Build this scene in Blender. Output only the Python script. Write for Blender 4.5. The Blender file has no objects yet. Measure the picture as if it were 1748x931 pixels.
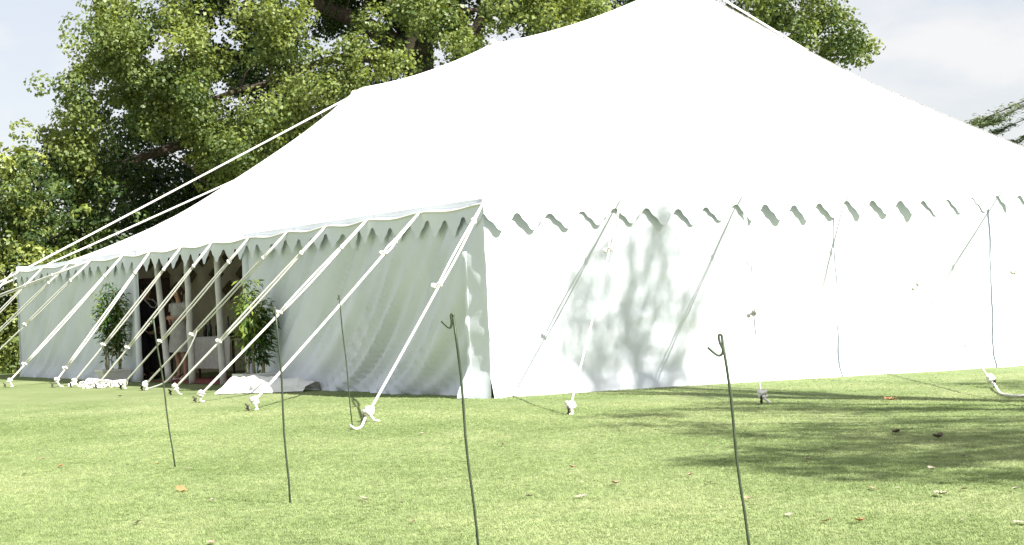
import bpy, bmesh, math, random
import numpy as np
from mathutils import Vector, Matrix, noise

random.seed(7)
rng = np.random.default_rng(11)
C = bpy.context.scene.collection
SC = bpy.context.scene

# ------------------------------------------------------------------ camera
FPX, PW, PH = 2900.0, 1748.0, 931.0
CAM_H = 1.085
ROLL, PITCH = math.radians(2.6), math.radians(1.077)
fwd = Vector((0, math.cos(PITCH), math.sin(PITCH)))
up0 = Vector((0, -math.sin(PITCH), math.cos(PITCH)))
rt0 = Vector((1, 0, 0))
cu = up0 * math.cos(ROLL) + rt0 * math.sin(ROLL)
cr = rt0 * math.cos(ROLL) - up0 * math.sin(ROLL)
CAM = Vector((0, 0, CAM_H))
cam_d = bpy.data.cameras.new("camera")
cam_d.sensor_width = 36
cam_d.lens = 36 * FPX / PW
cam_d.clip_end = 3000
cam_d.clip_start = 0.1
cam = bpy.data.objects.new("camera", cam_d)
C.objects.link(cam)
m = Matrix((cr, cu, -fwd)).transposed().to_4x4()
m.translation = CAM
cam.matrix_world = m
SC.camera = cam

# ------------------------------------------------------------------ sun, sky, exposure
SUN_EL, SUN_AZ = math.radians(43.8), math.atan2(0.747, -0.666)
U = Vector((math.sin(SUN_AZ) * math.cos(SUN_EL), math.cos(SUN_AZ) * math.cos(SUN_EL), math.sin(SUN_EL)))
sun_d = bpy.data.lights.new("sun", 'SUN')
sun_d.energy = 4.6
sun_d.angle = math.radians(0.53)
sun_d.color = (1.0, 0.965, 0.91)
sun = bpy.data.objects.new("sun", sun_d)
C.objects.link(sun)
sun.rotation_euler = U.to_track_quat('Z', 'Y').to_euler()
SC.view_settings.view_transform = 'Standard'
SC.view_settings.look = 'None'
SC.view_settings.gamma = 1
SC.view_settings.exposure = 1.60

world = bpy.data.worlds.new("World")
SC.world = world
world.use_nodes = True
wn, wl = world.node_tree.nodes, world.node_tree.links
wn.clear()
w_out = wn.new('ShaderNodeOutputWorld')
w_bg = wn.new('ShaderNodeBackground')
w_bg.inputs['Strength'].default_value = 0.065
sky = wn.new('ShaderNodeTexSky')
sky.sky_type = 'NISHITA'
sky.sun_disc = False
sky.sun_elevation = SUN_EL
sky.sun_rotation = SUN_AZ
sky.air_density = 1.0
sky.dust_density = 1.2
tc = wn.new('ShaderNodeTexCoord')
mp = wn.new('ShaderNodeMapping')
mp.inputs['Scale'].default_value = (1.0, 1.0, 1.9)
nz = wn.new('ShaderNodeTexNoise')
nz.inputs['Scale'].default_value = 9.0
nz.inputs['Detail'].default_value = 7
nz.inputs['Roughness'].default_value = 0.52
nz.inputs['Distortion'].default_value = 0.25
rp = wn.new('ShaderNodeValToRGB')
rp.color_ramp.elements[0].position = 0.44
rp.color_ramp.elements[1].position = 0.60
mx = wn.new('ShaderNodeMixRGB')
mx.inputs['Color2'].default_value = (4.75, 4.75, 4.80, 1)
ml = wn.new('ShaderNodeMath'); ml.operation = 'MULTIPLY_ADD'
ml.inputs[1].default_value = 0.42; ml.inputs[2].default_value = 0.56
wl.new(tc.outputs['Generated'], mp.inputs['Vector'])
wl.new(mp.outputs['Vector'], nz.inputs['Vector'])
wl.new(nz.outputs['Fac'], rp.inputs['Fac'])
wl.new(rp.outputs['Color'], ml.inputs[0])
wl.new(ml.outputs[0], mx.inputs['Fac'])
dim = wn.new('ShaderNodeMixRGB'); dim.blend_type = 'MULTIPLY'; dim.inputs['Fac'].default_value = 1
dim.inputs['Color2'].default_value = (0.90, 0.80, 0.78, 1)      # a thin veil over the blue
wl.new(sky.outputs['Color'], dim.inputs['Color1'])
wl.new(dim.outputs['Color'], mx.inputs['Color1'])
wl.new(mx.outputs['Color'], w_bg.inputs['Color'])
wl.new(w_bg.outputs['Background'], w_out.inputs['Surface'])

# ------------------------------------------------------------------ measuring helpers
def G(x, y=0):
    """height of the lawn"""
    return -0.019 * 0.5 * (x + math.sqrt(x * x + 1.0)) + 0.0095

def proj(p):
    d = Vector(p) - CAM
    z = d.dot(fwd)
    return (PW / 2 + FPX * d.dot(cr) / z, PH / 2 - FPX * d.dot(cu) / z)

def ray(px, py):
    return (fwd * FPX + cr * (px - PW / 2) - cu * (py - PH / 2)).normalized()

def gp(px, py, dz=0.0):
    """point of the lawn seen at a pixel of the photograph"""
    r = ray(px, py)
    z = 0.0
    for _ in range(12):
        t = (z + dz - CAM.z) / r.z
        p = CAM + r * t
        z = G(p.x)
    p.z = z + dz
    return p

def at_depth(px, py, depth):
    r = ray(px, py)
    return CAM + r * (depth / r.dot(fwd))

# ------------------------------------------------------------------ object helpers
def tag(o, label=None, cat=None, group=None, kind=None):
    if label: o['label'] = label
    if cat: o['category'] = cat
    if group: o['group'] = group
    if kind: o['kind'] = kind
    return o

def thing(name, label, cat, loc=(0, 0, 0), group=None, rz=0.0):
    o = bpy.data.objects.new(name, None)
    o.empty_display_size = 0.2
    C.objects.link(o)
    o.location = loc
    o.rotation_euler = (0, 0, rz)
    return tag(o, label, cat, group)

def obj(name, me, material, parent=None, smooth=True):
    """link a mesh given in world coordinates; a parent's offset is taken off it"""
    o = bpy.data.objects.new(name, me)
    C.objects.link(o)
    if material is not None:
        me.materials.append(material)
    if smooth:
        me.polygons.foreach_set('use_smooth', [True] * len(me.polygons))
    if parent is not None:
        o.parent = parent
        root = parent
        M = Matrix.Identity(4)
        while root is not None:
            M = root.matrix_basis @ M
            root = root.parent
        me.transform(M.inverted())
    return o

class MB:
    def __init__(self):
        self.v, self.f = [], []
    def add(self, vs, fs):
        b = len(self.v)
        self.v += [tuple(v) for v in vs]
        self.f += [tuple(i + b for i in f) for f in fs]
        return self
    def tube(self, pts, r, n=6, cap=True):
        pts = [Vector(p) for p in pts]
        rs = r if isinstance(r, (list, tuple)) else [r] * len(pts)
        vs, fs = [], []
        ref = None
        for i, p in enumerate(pts):
            t = (pts[min(i + 1, len(pts) - 1)] - pts[max(i - 1, 0)])
            t = t.normalized() if t.length > 1e-9 else Vector((0, 0, 1))
            if ref is None:
                ref = Vector((0, 0, 1)) if abs(t.z) < 0.9 else Vector((1, 0, 0))
            a = (ref - t * ref.dot(t)).normalized()
            ref = a
            b = t.cross(a)
            for k in range(n):
                an = 2 * math.pi * k / n
                vs.append(p + (a * math.cos(an) + b * math.sin(an)) * rs[i])
        for i in range(len(pts) - 1):
            for k in range(n):
                k2 = (k + 1) % n
                fs.append((i * n + k, i * n + k2, (i + 1) * n + k2, (i + 1) * n + k))
        if cap:
            fs.append(tuple(range(n - 1, -1, -1)))
            e = (len(pts) - 1) * n
            fs.append(tuple(e + k for k in range(n)))
        return self.add(vs, fs)
    def box(self, c, s, M=None):
        vs = []
        for x in (-1, 1):
            for y in (-1, 1):
                for z in (-1, 1):
                    v = Vector((x * s[0] / 2, y * s[1] / 2, z * s[2] / 2))
                    if M is not None: v = M @ v
                    vs.append(Vector(c) + v)
        return self.add(vs, [(0, 1, 3, 2), (4, 6, 7, 5), (0, 4, 5, 1), (2, 3, 7, 6), (0, 2, 6, 4), (1, 5, 7, 3)])
    def blob(self, c, r, n=7, wob=0.25, seed=0, squash=(1, 1, 1)):
        vs, fs = [], []
        c = Vector(c)
        for i in range(n + 1):
            th = math.pi * i / n
            for k in range(n + 3):
                ph = 2 * math.pi * k / (n + 3)
                d = Vector((math.sin(th) * math.cos(ph), math.sin(th) * math.sin(ph), math.cos(th)))
                q = 1 + wob * noise.noise(d * 1.9 + Vector((seed * 3.1, seed * 1.7, 0)))
                vs.append(c + Vector((d.x * squash[0], d.y * squash[1], d.z * squash[2])) * r * q)
        w = n + 3
        for i in range(n):
            for k in range(w):
                fs.append((i * w + k, (i + 1) * w + k, (i + 1) * w + (k + 1) % w, i * w + (k + 1) % w))
        return self.add(vs, fs)
    def mesh(self, name):
        me = bpy.data.meshes.new(name)
        me.from_pydata(self.v, [], self.f)
        me.update()
        return me
    def build(self, name, material, parent=None, smooth=True):
        return obj(name, self.mesh(name), material, parent, smooth)

def grid(nu, nv, fn):
    vs = [fn(i / nu, j / nv) for j in range(nv + 1) for i in range(nu + 1)]
    w = nu + 1
    fs = [(j * w + i, j * w + i + 1, (j + 1) * w + i + 1, (j + 1) * w + i) for j in range(nv) for i in range(nu)]
    return MB().add(vs, fs)

def np_mesh(name, V, F, attrs=None):
    """V (n,3), F (m,4) quads"""
    me = bpy.data.meshes.new(name)
    k = F.shape[1]
    me.vertices.add(len(V)); me.vertices.foreach_set('co', np.ascontiguousarray(V, dtype=np.float32).ravel())
    me.loops.add(F.size); me.loops.foreach_set('vertex_index', np.ascontiguousarray(F, dtype=np.int32).ravel())
    me.polygons.add(len(F)); me.polygons.foreach_set('loop_start', np.arange(0, F.size, k, dtype=np.int32))
    for an, a in (attrs or {}).items():
        at = me.attributes.new(an, 'FLOAT', 'POINT')
        at.data.foreach_set('value', np.ascontiguousarray(a, dtype=np.float32))
    me.update(calc_edges=True)
    return me

def sstep(a, b, x):
    t = min(1, max(0, (x - a) / (b - a)))
    return t * t * (3 - 2 * t)

# ------------------------------------------------------------------ materials
def mat(name):
    mt = bpy.data.materials.new(name)
    mt.use_nodes = True
    n, l = mt.node_tree.nodes, mt.node_tree.links
    return mt, n, l, n['Principled BSDF']

def noisy(name, c1, c2, scale=8.0, rough=0.8, bump=0.0, bscale=60.0, metallic=0.0, stretch=(1, 1, 1), spec=0.3):
    mt, n, l, b = mat(name)
    t = n.new('ShaderNodeTexCoord')
    mpn = n.new('ShaderNodeMapping'); mpn.inputs['Scale'].default_value = stretch
    nzn = n.new('ShaderNodeTexNoise'); nzn.inputs['Scale'].default_value = scale; nzn.inputs['Detail'].default_value = 5
    r = n.new('ShaderNodeValToRGB')
    r.color_ramp.elements[0].position = 0.3; r.color_ramp.elements[1].position = 0.72
    r.color_ramp.elements[0].color = (*c1, 1); r.color_ramp.elements[1].color = (*c2, 1)
    l.new(t.outputs['Object'], mpn.inputs['Vector']); l.new(mpn.outputs['Vector'], nzn.inputs['Vector'])
    l.new(nzn.outputs['Fac'], r.inputs['Fac']); l.new(r.outputs['Color'], b.inputs['Base Color'])
    b.inputs['Roughness'].default_value = rough; b.inputs['Metallic'].default_value = metallic
    b.inputs['Specular IOR Level'].default_value = spec
    if bump:
        n2 = n.new('ShaderNodeTexNoise'); n2.inputs['Scale'].default_value = bscale; n2.inputs['Detail'].default_value = 4
        l.new(mpn.outputs['Vector'], n2.inputs['Vector'])
        bp = n.new('ShaderNodeBump'); bp.inputs['Strength'].default_value = bump; bp.inputs['Distance'].default_value = 0.01
        l.new(n2.outputs['Fac'], bp.inputs['Height']); l.new(bp.outputs['Normal'], b.inputs['Normal'])
    return mt

def cloth(name, c1, c2, trans, scale=1.4, crease=0.05):
    mt, n, l, b = mat(name)
    n.remove(b)
    out = n['Material Output']
    t = n.new('ShaderNodeTexCoord')
    nzn = n.new('ShaderNodeTexNoise'); nzn.inputs['Scale'].default_value = scale; nzn.inputs['Detail'].default_value = 6
    l.new(t.outputs['Object'], nzn.inputs['Vector'])
    r = n.new('ShaderNodeValToRGB')
    r.color_ramp.elements[0].position = 0.32; r.color_ramp.elements[1].position = 0.6
    r.color_ramp.elements[0].color = (*c1, 1); r.color_ramp.elements[1].color = (*c2, 1)
    l.new(nzn.outputs['Fac'], r.inputs['Fac'])
    n2 = n.new('ShaderNodeTexNoise'); n2.inputs['Scale'].default_value = 9; n2.inputs['Detail'].default_value = 5; n2.inputs['Distortion'].default_value = 1.2
    l.new(t.outputs['Object'], n2.inputs['Vector'])
    bp = n.new('ShaderNodeBump'); bp.inputs['Strength'].default_value = crease; bp.inputs['Distance'].default_value = 0.05
    l.new(n2.outputs['Fac'], bp.inputs['Height'])
    d = n.new('ShaderNodeBsdfDiffuse'); tr = n.new('ShaderNodeBsdfTranslucent'); mxs = n.new('ShaderNodeMixShader')
    l.new(r.outputs['Color'], d.inputs['Color']); l.new(r.outputs['Color'], tr.inputs['Color'])
    l.new(bp.outputs['Normal'], d.inputs['Normal'])
    mxs.inputs['Fac'].default_value = trans
    l.new(d.outputs[0], mxs.inputs[1]); l.new(tr.outputs[0], mxs.inputs[2]); l.new(mxs.outputs[0], out.inputs['Surface'])
    return mt

def leafy(name, c_dark, c_mid, c_light, trans=0.35, rough=0.45):
    mt, n, l, b = mat(name)
    out = n['Material Output']
    a = n.new('ShaderNodeAttribute'); a.attribute_name = 'tint'
    r = n.new('ShaderNodeValToRGB')
    e = r.color_ramp.elements
    e[0].position = 0.0; e[0].color = (*c_dark, 1)
    e[1].position = 1.0; e[1].color = (*c_light, 1)
    k = e.new(0.5); k.color = (*c_mid, 1)
    l.new(a.outputs['Fac'], r.inputs['Fac'])
    l.new(r.outputs['Color'], b.inputs['Base Color'])
    b.inputs['Roughness'].default_value = rough
    b.inputs['Specular IOR Level'].default_value = 0.35
    tr = n.new('ShaderNodeBsdfTranslucent')
    mx2 = n.new('ShaderNodeMixRGB'); mx2.blend_type = 'MULTIPLY'; mx2.inputs['Fac'].default_value = 1
    mx2.inputs['Color2'].default_value = (1.25, 1.2, 0.5, 1)
    l.new(r.outputs['Color'], mx2.inputs['Color1']); l.new(mx2.outputs['Color'], tr.inputs['Color'])
    mxs = n.new('ShaderNodeMixShader'); mxs.inputs['Fac'].default_value = trans
    l.new(b.outputs[0], mxs.inputs[1]); l.new(tr.outputs[0], mxs.inputs[2]); l.new(mxs.outputs[0], out.inputs['Surface'])
    return mt

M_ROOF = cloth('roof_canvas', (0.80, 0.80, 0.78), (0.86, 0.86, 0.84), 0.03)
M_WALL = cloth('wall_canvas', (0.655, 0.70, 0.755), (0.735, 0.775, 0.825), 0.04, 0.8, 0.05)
M_TAPE = noisy('webbing', (0.62, 0.62, 0.60), (0.72, 0.72, 0.70), 20)
M_ROPE = noisy('rope', (0.68, 0.67, 0.63), (0.82, 0.81, 0.77), 60, 0.9, 0.5, 160)
M_POLEW = noisy('painted_pole', (0.50, 0.50, 0.47), (0.66, 0.66, 0.63), 6, 0.7)
M_WOOD = noisy('pole_wood', (0.30, 0.22, 0.13), (0.42, 0.31, 0.19), 5, 0.7, 0.2, 30, stretch=(6, 6, 0.6))
M_IRON = noisy('peg_iron', (0.05, 0.05, 0.05), (0.13, 0.10, 0.08), 25, 0.6, 0.3, 80, 0.6)
M_STAKE = noisy('stake_steel', (0.035, 0.05, 0.03), (0.07, 0.09, 0.055), 14, 0.5, 0.1, 80, 0.3)
M_BARK = noisy('bark', (0.034, 0.027, 0.021), (0.088, 0.070, 0.053), 3, 0.95, 1.0, 9, stretch=(3, 3, 0.6))
M_BARK2 = noisy('pale_bark', (0.12, 0.10, 0.08), (0.26, 0.23, 0.18), 4, 0.95, 0.8, 9)
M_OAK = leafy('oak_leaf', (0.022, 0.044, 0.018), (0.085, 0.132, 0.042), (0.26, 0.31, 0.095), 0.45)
M_HEDGE = leafy('shrub_leaf', (0.03, 0.058, 0.02), (0.105, 0.152, 0.042), (0.28, 0.32, 0.09), 0.3, 0.4)
M_DARKBUSH = leafy('holly_leaf', (0.012, 0.03, 0.012), (0.03, 0.06, 0.02), (0.06, 0.10, 0.03), 0.15, 0.4)
M_CEDAR = leafy('cedar_needle', (0.035, 0.06, 0.035), (0.07, 0.105, 0.05), (0.15, 0.17, 0.06), 0.15, 0.6)
M_BAMBOO = leafy('bamboo_leaf', (0.03, 0.075, 0.022), (0.08, 0.15, 0.035), (0.26, 0.32, 0.05), 0.35, 0.4)
M_CANE = noisy('bamboo_cane', (0.20, 0.19, 0.09), (0.34, 0.31, 0.17), 8, 0.6)
M_POT = noisy('white_pot', (0.62, 0.62, 0.60), (0.74, 0.74, 0.72), 5, 0.45)
M_SUIT = noisy('suit_cloth', (0.012, 0.013, 0.016), (0.022, 0.023, 0.028), 30, 0.9)
M_SKIN = noisy('skin', (0.42, 0.24, 0.17), (0.50, 0.30, 0.22), 10, 0.55)
M_HAIR = noisy('dark_hair', (0.012, 0.009, 0.007), (0.03, 0.02, 0.014), 40, 0.6)
M_BROWN = noisy('brown_hair', (0.06, 0.035, 0.02), (0.11, 0.065, 0.04), 40, 0.6)
M_DRESS = noisy('dress_cloth', (0.34, 0.33, 0.31), (0.46, 0.45, 0.43), 12, 0.85)
M_WHITE = noisy('white_cloth', (0.72, 0.72, 0.70), (0.82, 0.82, 0.80), 9, 0.85)
M_CREAM = noisy('cream_lining', (0.60, 0.56, 0.40), (0.72, 0.68, 0.52), 2, 0.9)
M_OLIVE = noisy('olive_card', (0.10, 0.085, 0.04), (0.17, 0.15, 0.07), 8, 0.9)
M_BOTTLE = noisy('bottle_glass', (0.01, 0.016, 0.01), (0.02, 0.03, 0.018), 8, 0.15, spec=0.5)
M_RUG = noisy('red_matting', (0.16, 0.045, 0.04), (0.26, 0.09, 0.075), 30, 0.95, 0.5, 120)
M_DARKWOOD = noisy('dark_wood', (0.05, 0.03, 0.02), (0.10, 0.06, 0.04), 6, 0.6)
M_BUNDLE = cloth('bundle_canvas', (0.74, 0.74, 0.72), (0.84, 0.84, 0.82), 0.08, 3.0, 0.4)

# ------------------------------------------------------------------ lawn
def lawn_colour(n, l, vec):
    a = n.new('ShaderNodeTexNoise'); a.inputs['Scale'].default_value = 0.55; a.inputs['Detail'].default_value = 5; a.inputs['Roughness'].default_value = 0.6
    mpn = n.new('ShaderNodeMapping'); mpn.inputs['Scale'].default_value = (1, 0.8, 1); mpn.inputs['Rotation'].default_value = (0, 0, 0.5)
    l.new(vec, mpn.inputs['Vector']); l.new(mpn.outputs['Vector'], a.inputs['Vector'])
    r = n.new('ShaderNodeValToRGB')
    e = r.color_ramp.elements
    e[0].position = 0.30; e[0].color = (0.116, 0.156, 0.057, 1)
    e[1].position = 0.70; e[1].color = (0.208, 0.236, 0.115, 1)
    k = e.new(0.5); k.color = (0.160, 0.198, 0.085, 1)
    b = n.new('ShaderNodeTexNoise'); b.inputs['Scale'].default_value = 5.0; b.inputs['Detail'].default_value = 6; b.inputs['Roughness'].default_value = 0.7
    l.new(vec, b.inputs['Vector'])
    ad = n.new('ShaderNodeMath'); ad.operation = 'MULTIPLY_ADD'; ad.inputs[1].default_value = 0.45
    sb = n.new('ShaderNodeMath'); sb.operation = 'SUBTRACT'; sb.inputs[1].default_value = 0.225
    l.new(b.outputs['Fac'], ad.inputs[0]); l.new(a.outputs['Fac'], ad.inputs[2])
    l.new(ad.outputs[0], sb.inputs[0]); l.new(sb.outputs[0], r.inputs['Fac'])
    return r

def lawn_material():
    mt, n, l, b = mat('lawn_turf')
    g = n.new('ShaderNodeNewGeometry')
    r = lawn_colour(n, l, g.outputs['Position'])
    l.new(r.outputs['Color'], b.inputs['Base Color'])
    b.inputs['Roughness'].default_value = 0.9
    b.inputs['Specular IOR Level'].default_value = 0.1
    n2 = n.new('ShaderNodeTexNoise'); n2.inputs['Scale'].default_value = 55; n2.inputs['Detail'].default_value = 6; n2.inputs['Roughness'].default_value = 0.7
    l.new(g.outputs['Position'], n2.inputs['Vector'])
    bp = n.new('ShaderNodeBump'); bp.inputs['Strength'].default_value = 0.4; bp.inputs['Distance'].default_value = 0.02
    l.new(n2.outputs['Fac'], bp.inputs['Height']); l.new(bp.outputs['Normal'], b.inputs['Normal'])
    return mt

def blade_material():
    mt, n, l, b = mat('grass_blade')
    out = n['Material Output']
    g = n.new('ShaderNodeNewGeometry')
    r = lawn_colour(n, l, g.outputs['Position'])
    oi = n.new('ShaderNodeObjectInfo')
    hs = n.new('ShaderNodeHueSaturation')
    mr = n.new('ShaderNodeMapRange'); mr.inputs['To Min'].default_value = 1.82; mr.inputs['To Max'].default_value = 1.98
    l.new(oi.outputs['Random'], mr.inputs['Value']); l.new(mr.outputs[0], hs.inputs['Value'])
    l.new(r.outputs['Color'], hs.inputs['Color'])
    l.new(hs.outputs['Color'], b.inputs['Base Color'])
    b.inputs['Roughness'].default_value = 0.55; b.inputs['Specular IOR Level'].default_value = 0.2
    tr = n.new('ShaderNodeBsdfTranslucent'); l.new(hs.outputs['Color'], tr.inputs['Color'])
    mxs = n.new('ShaderNodeMixShader'); mxs.inputs['Fac'].default_value = 0.3
    l.new(b.outputs[0], mxs.inputs[1]); l.new(tr.outputs[0], mxs.inputs[2]); l.new(mxs.outputs[0], out.inputs['Surface'])
    return mt

M_LAWN, M_BLADE = lawn_material(), blade_material()

xs = [-900, -300, -120, -60] + [-40 + i * 0.5 for i in range(161)] + [60, 120, 300, 900]
ys = [-200, -60, -20] + [-10 + i * 0.5 for i in range(161)] + [90, 140, 260, 500, 1500]
vs, fs = [], []
for y in ys:
    for x in xs:
        xx = max(-40, min(40, x))
        z = G(xx) + 0.02 * noise.noise(Vector((x * 0.35, y * 0.35, 0))) * (1 if abs(x) < 40 and y < 19 else 0)
        vs.append((x, y, z))
w_ = len(xs)
for j in range(len(ys) - 1):
    for i in range(len(xs) - 1):
        fs.append((j * w_ + i, j * w_ + i + 1, (j + 1) * w_ + i + 1, (j + 1) * w_ + i))
tag(MB().add(vs, fs).build('lawn', M_LAWN), kind='structure')

def lawn_z(x, y):
    return G(x) + 0.02 * noise.noise(Vector((x * 0.35, y * 0.35, 0))) * (1 if abs(x) < 40 and y < 19 else 0)

# short mown blades, one object, scattered with geometry nodes
def grass():
    tm = MB()
    for k in range(11):
        a = random.uniform(0, 6.28); rr = random.uniform(0, 0.03)
        bx_, by_ = rr * math.cos(a), rr * math.sin(a)
        h = random.uniform(0.006, 0.014); wv = random.uniform(0.0014, 0.0026)
        la = random.uniform(0, 6.28); lean = random.uniform(0.5, 1.6) * h
        px_, py_ = -math.sin(la) * wv, math.cos(la) * wv
        dx, dy = math.cos(la) * lean, math.sin(la) * lean
        tm.add([(bx_ - px_, by_ - py_, -0.004), (bx_ + px_, by_ + py_, -0.004),
                (bx_ + px_ * .8 + dx * .45, by_ + py_ * .8 + dy * .45, h * .65), (bx_ - px_ * .8 + dx * .45, by_ - py_ * .8 + dy * .45, h * .65),
                (bx_ + dx, by_ + dy, h)], [(0, 1, 2, 3), (3, 2, 4)])
    tme = tm.mesh('grass_tuft')
    tme.materials.append(M_BLADE)
    pts = []
    y = 6.8
    N = 125000
    # even on the lawn, thinner farther off where a blade is far below a pixel
    yy = 6.8 + (24 - 6.8) * rng.random(N * 2) ** 1.3
    xx = (rng.random(N * 2) * 2 - 1) * (0.325 * yy + 2.2)
    keep = rng.random(N * 2) < np.where(yy > 17, (24 - yy) / 7, 1.0)
    xx, yy = xx[keep], yy[keep]
    # none inside the marquee
    rel = np.stack([xx - A.x, yy - A.y], 1)
    ind = (rel @ np.array([L.x, L.y]) > 0.02) & (rel @ np.array([R.x, R.y]) > 0.02)
    xx, yy = xx[~ind], yy[~ind]
    V = np.array([(x, y, lawn_z(x, y)) for x, y in zip(xx, yy)], dtype=np.float32)
    me = bpy.data.meshes.new('grass')
    me.vertices.add(len(V)); me.vertices.foreach_set('co', V.ravel()); me.update()
    me.materials.append(M_BLADE)
    o = bpy.data.objects.new('grass', me); C.objects.link(o)
    tag(o, 'short mown green grass of the lawn', 'grass', kind='stuff')
    src = bpy.data.objects.new('grass_tuft', tme)   # instance source, not linked to the scene
    ng = bpy.data.node_groups.new('scatter_grass', 'GeometryNodeTree')
    ng.interface.new_socket('Geometry', in_out='INPUT', socket_type='NodeSocketGeometry')
    ng.interface.new_socket('Geometry', in_out='OUTPUT', socket_type='NodeSocketGeometry')
    gi, go = ng.nodes.new('NodeGroupInput'), ng.nodes.new('NodeGroupOutput')
    m2p = ng.nodes.new('GeometryNodeMeshToPoints')
    iop = ng.nodes.new('GeometryNodeInstanceOnPoints')
    oi = ng.nodes.new('GeometryNodeObjectInfo'); oi.inputs['Object'].default_value = src
    rr = ng.nodes.new('FunctionNodeRandomValue'); rr.data_type = 'FLOAT_VECTOR'
    rr.inputs[0].default_value = (0, 0, 0); rr.inputs[1].default_value = (0.15, 0.15, 6.283)
    rs = ng.nodes.new('FunctionNodeRandomValue'); rs.data_type = 'FLOAT'
    rs.inputs[2].default_value = 0.6; rs.inputs[3].default_value = 1.05
    ng.links.new(gi.outputs[0], m2p.inputs['Mesh'])
    ng.links.new(m2p.outputs['Points'], iop.inputs['Points'])
    ng.links.new(oi.outputs['Geometry'], iop.inputs['Instance'])
    ng.links.new(rr.outputs[0], iop.inputs['Rotation'])
    ng.links.new(rs.outputs[1], iop.inputs['Scale'])
    ng.links.new(iop.outputs['Instances'], go.inputs[0])
    md = o.modifiers.new('scatter', 'NODES'); md.node_group = ng

# ------------------------------------------------------------------ marquee frame of reference
TH = math.radians(31.6)
L = Vector((-math.sin(TH), math.cos(TH), 0))      # along the long shaded side, away from the near corner
R = Vector((math.cos(TH), math.sin(TH), 0))       # along the sunlit end
A = gp(843, 680); A.z = 0
LEN, WID = 20.0, 12.0
OH = 0.06                                          # roof overhang

def T(d, w, z=0.0, ground=True):
    p = A + L * d + R * w
    return Vector((p.x, p.y, z + (G(p.x) if ground else 0)))

def solve(fn, px, a, b):
    fa = proj(fn(a))[0] - px
    for _ in range(50):
        mid = (a + b) / 2
        fm = proj(fn(mid))[0] - px
        if (fm > 0) == (fa > 0): a, fa = mid, fm
        else: b = mid
    return (a + b) / 2

def eave0(d, w):
    return 2.285 + 0.018 * max(0, w)

def d_at(px, z=2.25, w=0.0): return solve(lambda d: T(d, w, z, False), px, -0.5, 24)
def w_at(px, z=2.3, d=0.0): return solve(lambda w: T(d, w, z, False), px, -0.5, 14)

# guy attachment points measured along the two visible sides
GUY_L = [d_at(px, 2.28, -OH) for px in (718, 628, 558, 492, 427, 363, 310, 257, 210, 156, 118, 74)]
GUY_R = [w_at(px, 2.32, -OH) for px in (1060, 1268, 1451, 1715)]

def sag(t, pts):
    q = sorted([-OH] + pts + [max(pts) + 1.9, max(pts) + 3.8])
    for a, b in zip(q, q[1:]):
        if a <= t <= b:
            return 0.035 * math.sin(math.pi * (t - a) / (b - a)) ** 2
    return 0.0

def eave(d, w):
    e = eave0(d, w)
    fl = max(0, 1 - (w + OH) / 1.2); fr = max(0, 1 - (d + OH) / 1.2)
    return e - fl * fl * sag(d, GUY_L) - fr * fr * sag(w, GUY_R)

PEAKS = (3.70, 9.52, 15.30)
PEAK_Z = {3.70: 6.0, 9.52: 5.88, 15.30: 5.82}
def roof_z(d, w):
    dd, ww = min(max(d, -OH), LEN + OH), min(max(w, -OH), WID + OH)
    qa = (dd + OH) / (PEAKS[0] + OH); qb = (LEN + OH - dd) / (LEN + OH - PEAKS[2])
    qw = (min(ww, WID - ww) + OH) / (WID / 2 + OH)
    k = 0.035
    qs = [min(qa, 1.2), min(qb, 1.2), qw]
    q = -k * math.log(sum(math.exp(-x / k) for x in qs))
    q = min(1, max(0, q))
    q0 = min(qs)
    q = q if q0 > 0.04 else max(0, q0)
    g = q ** (1.24 + 0.36 * sstep(2, 16, d))
    a_, b_, c_ = PEAKS
    top = 6.0 - 0.12 * min(1, max(0, (d - a_) / (b_ - a_))) - 0.06 * min(1, max(0, (d - b_) / (c_ - b_)))
    s = 0.0
    for a, b, h in ((PEAKS[0], PEAKS[1], 0.13), (PEAKS[1], PEAKS[2], 0.12)):
        if a < d < b: s = h * math.sin(math.pi * (d - a) / (b - a))
    r = min(math.hypot(d - p, w - WID / 2) for p in PEAKS)
    z = eave(dd, ww) + (top - s - eave(dd, ww)) * g
    z += 0.05 * math.exp(-r / 0.22) * (q > 0.6)
    # slack between the seams
    z -= 0.03 * math.sin(math.pi * q) * (0.5 + 0.5 * math.sin(d * 2 * math.pi / 1.9)) * min(1, qw * 3)
    return z

marquee = thing('marquee', 'large white canvas marquee with scalloped valance and three peaks on the lawn', 'marquee', T(0, 0))

ds = sorted(set([-OH] + [i * 0.125 for i in range(0, 161)] + [LEN + OH] + [p + k for p in PEAKS for k in (-.04, .04)]))
wsr = sorted(set([-OH] + [i * 0.125 for i in range(0, 97)] + [WID + OH] + [5.96, 6.04]))
vs = [T(d, w, roof_z(d, w), False) for w in wsr for d in ds]
n_ = len(ds)
fs = [(j * n_ + i, j * n_ + i + 1, (j + 1) * n_ + i + 1, (j + 1) * n_ + i) for j in range(len(wsr) - 1) for i in range(n_ - 1)]
MB().add(vs, fs).build('roof', M_ROOF, marquee)

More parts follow.
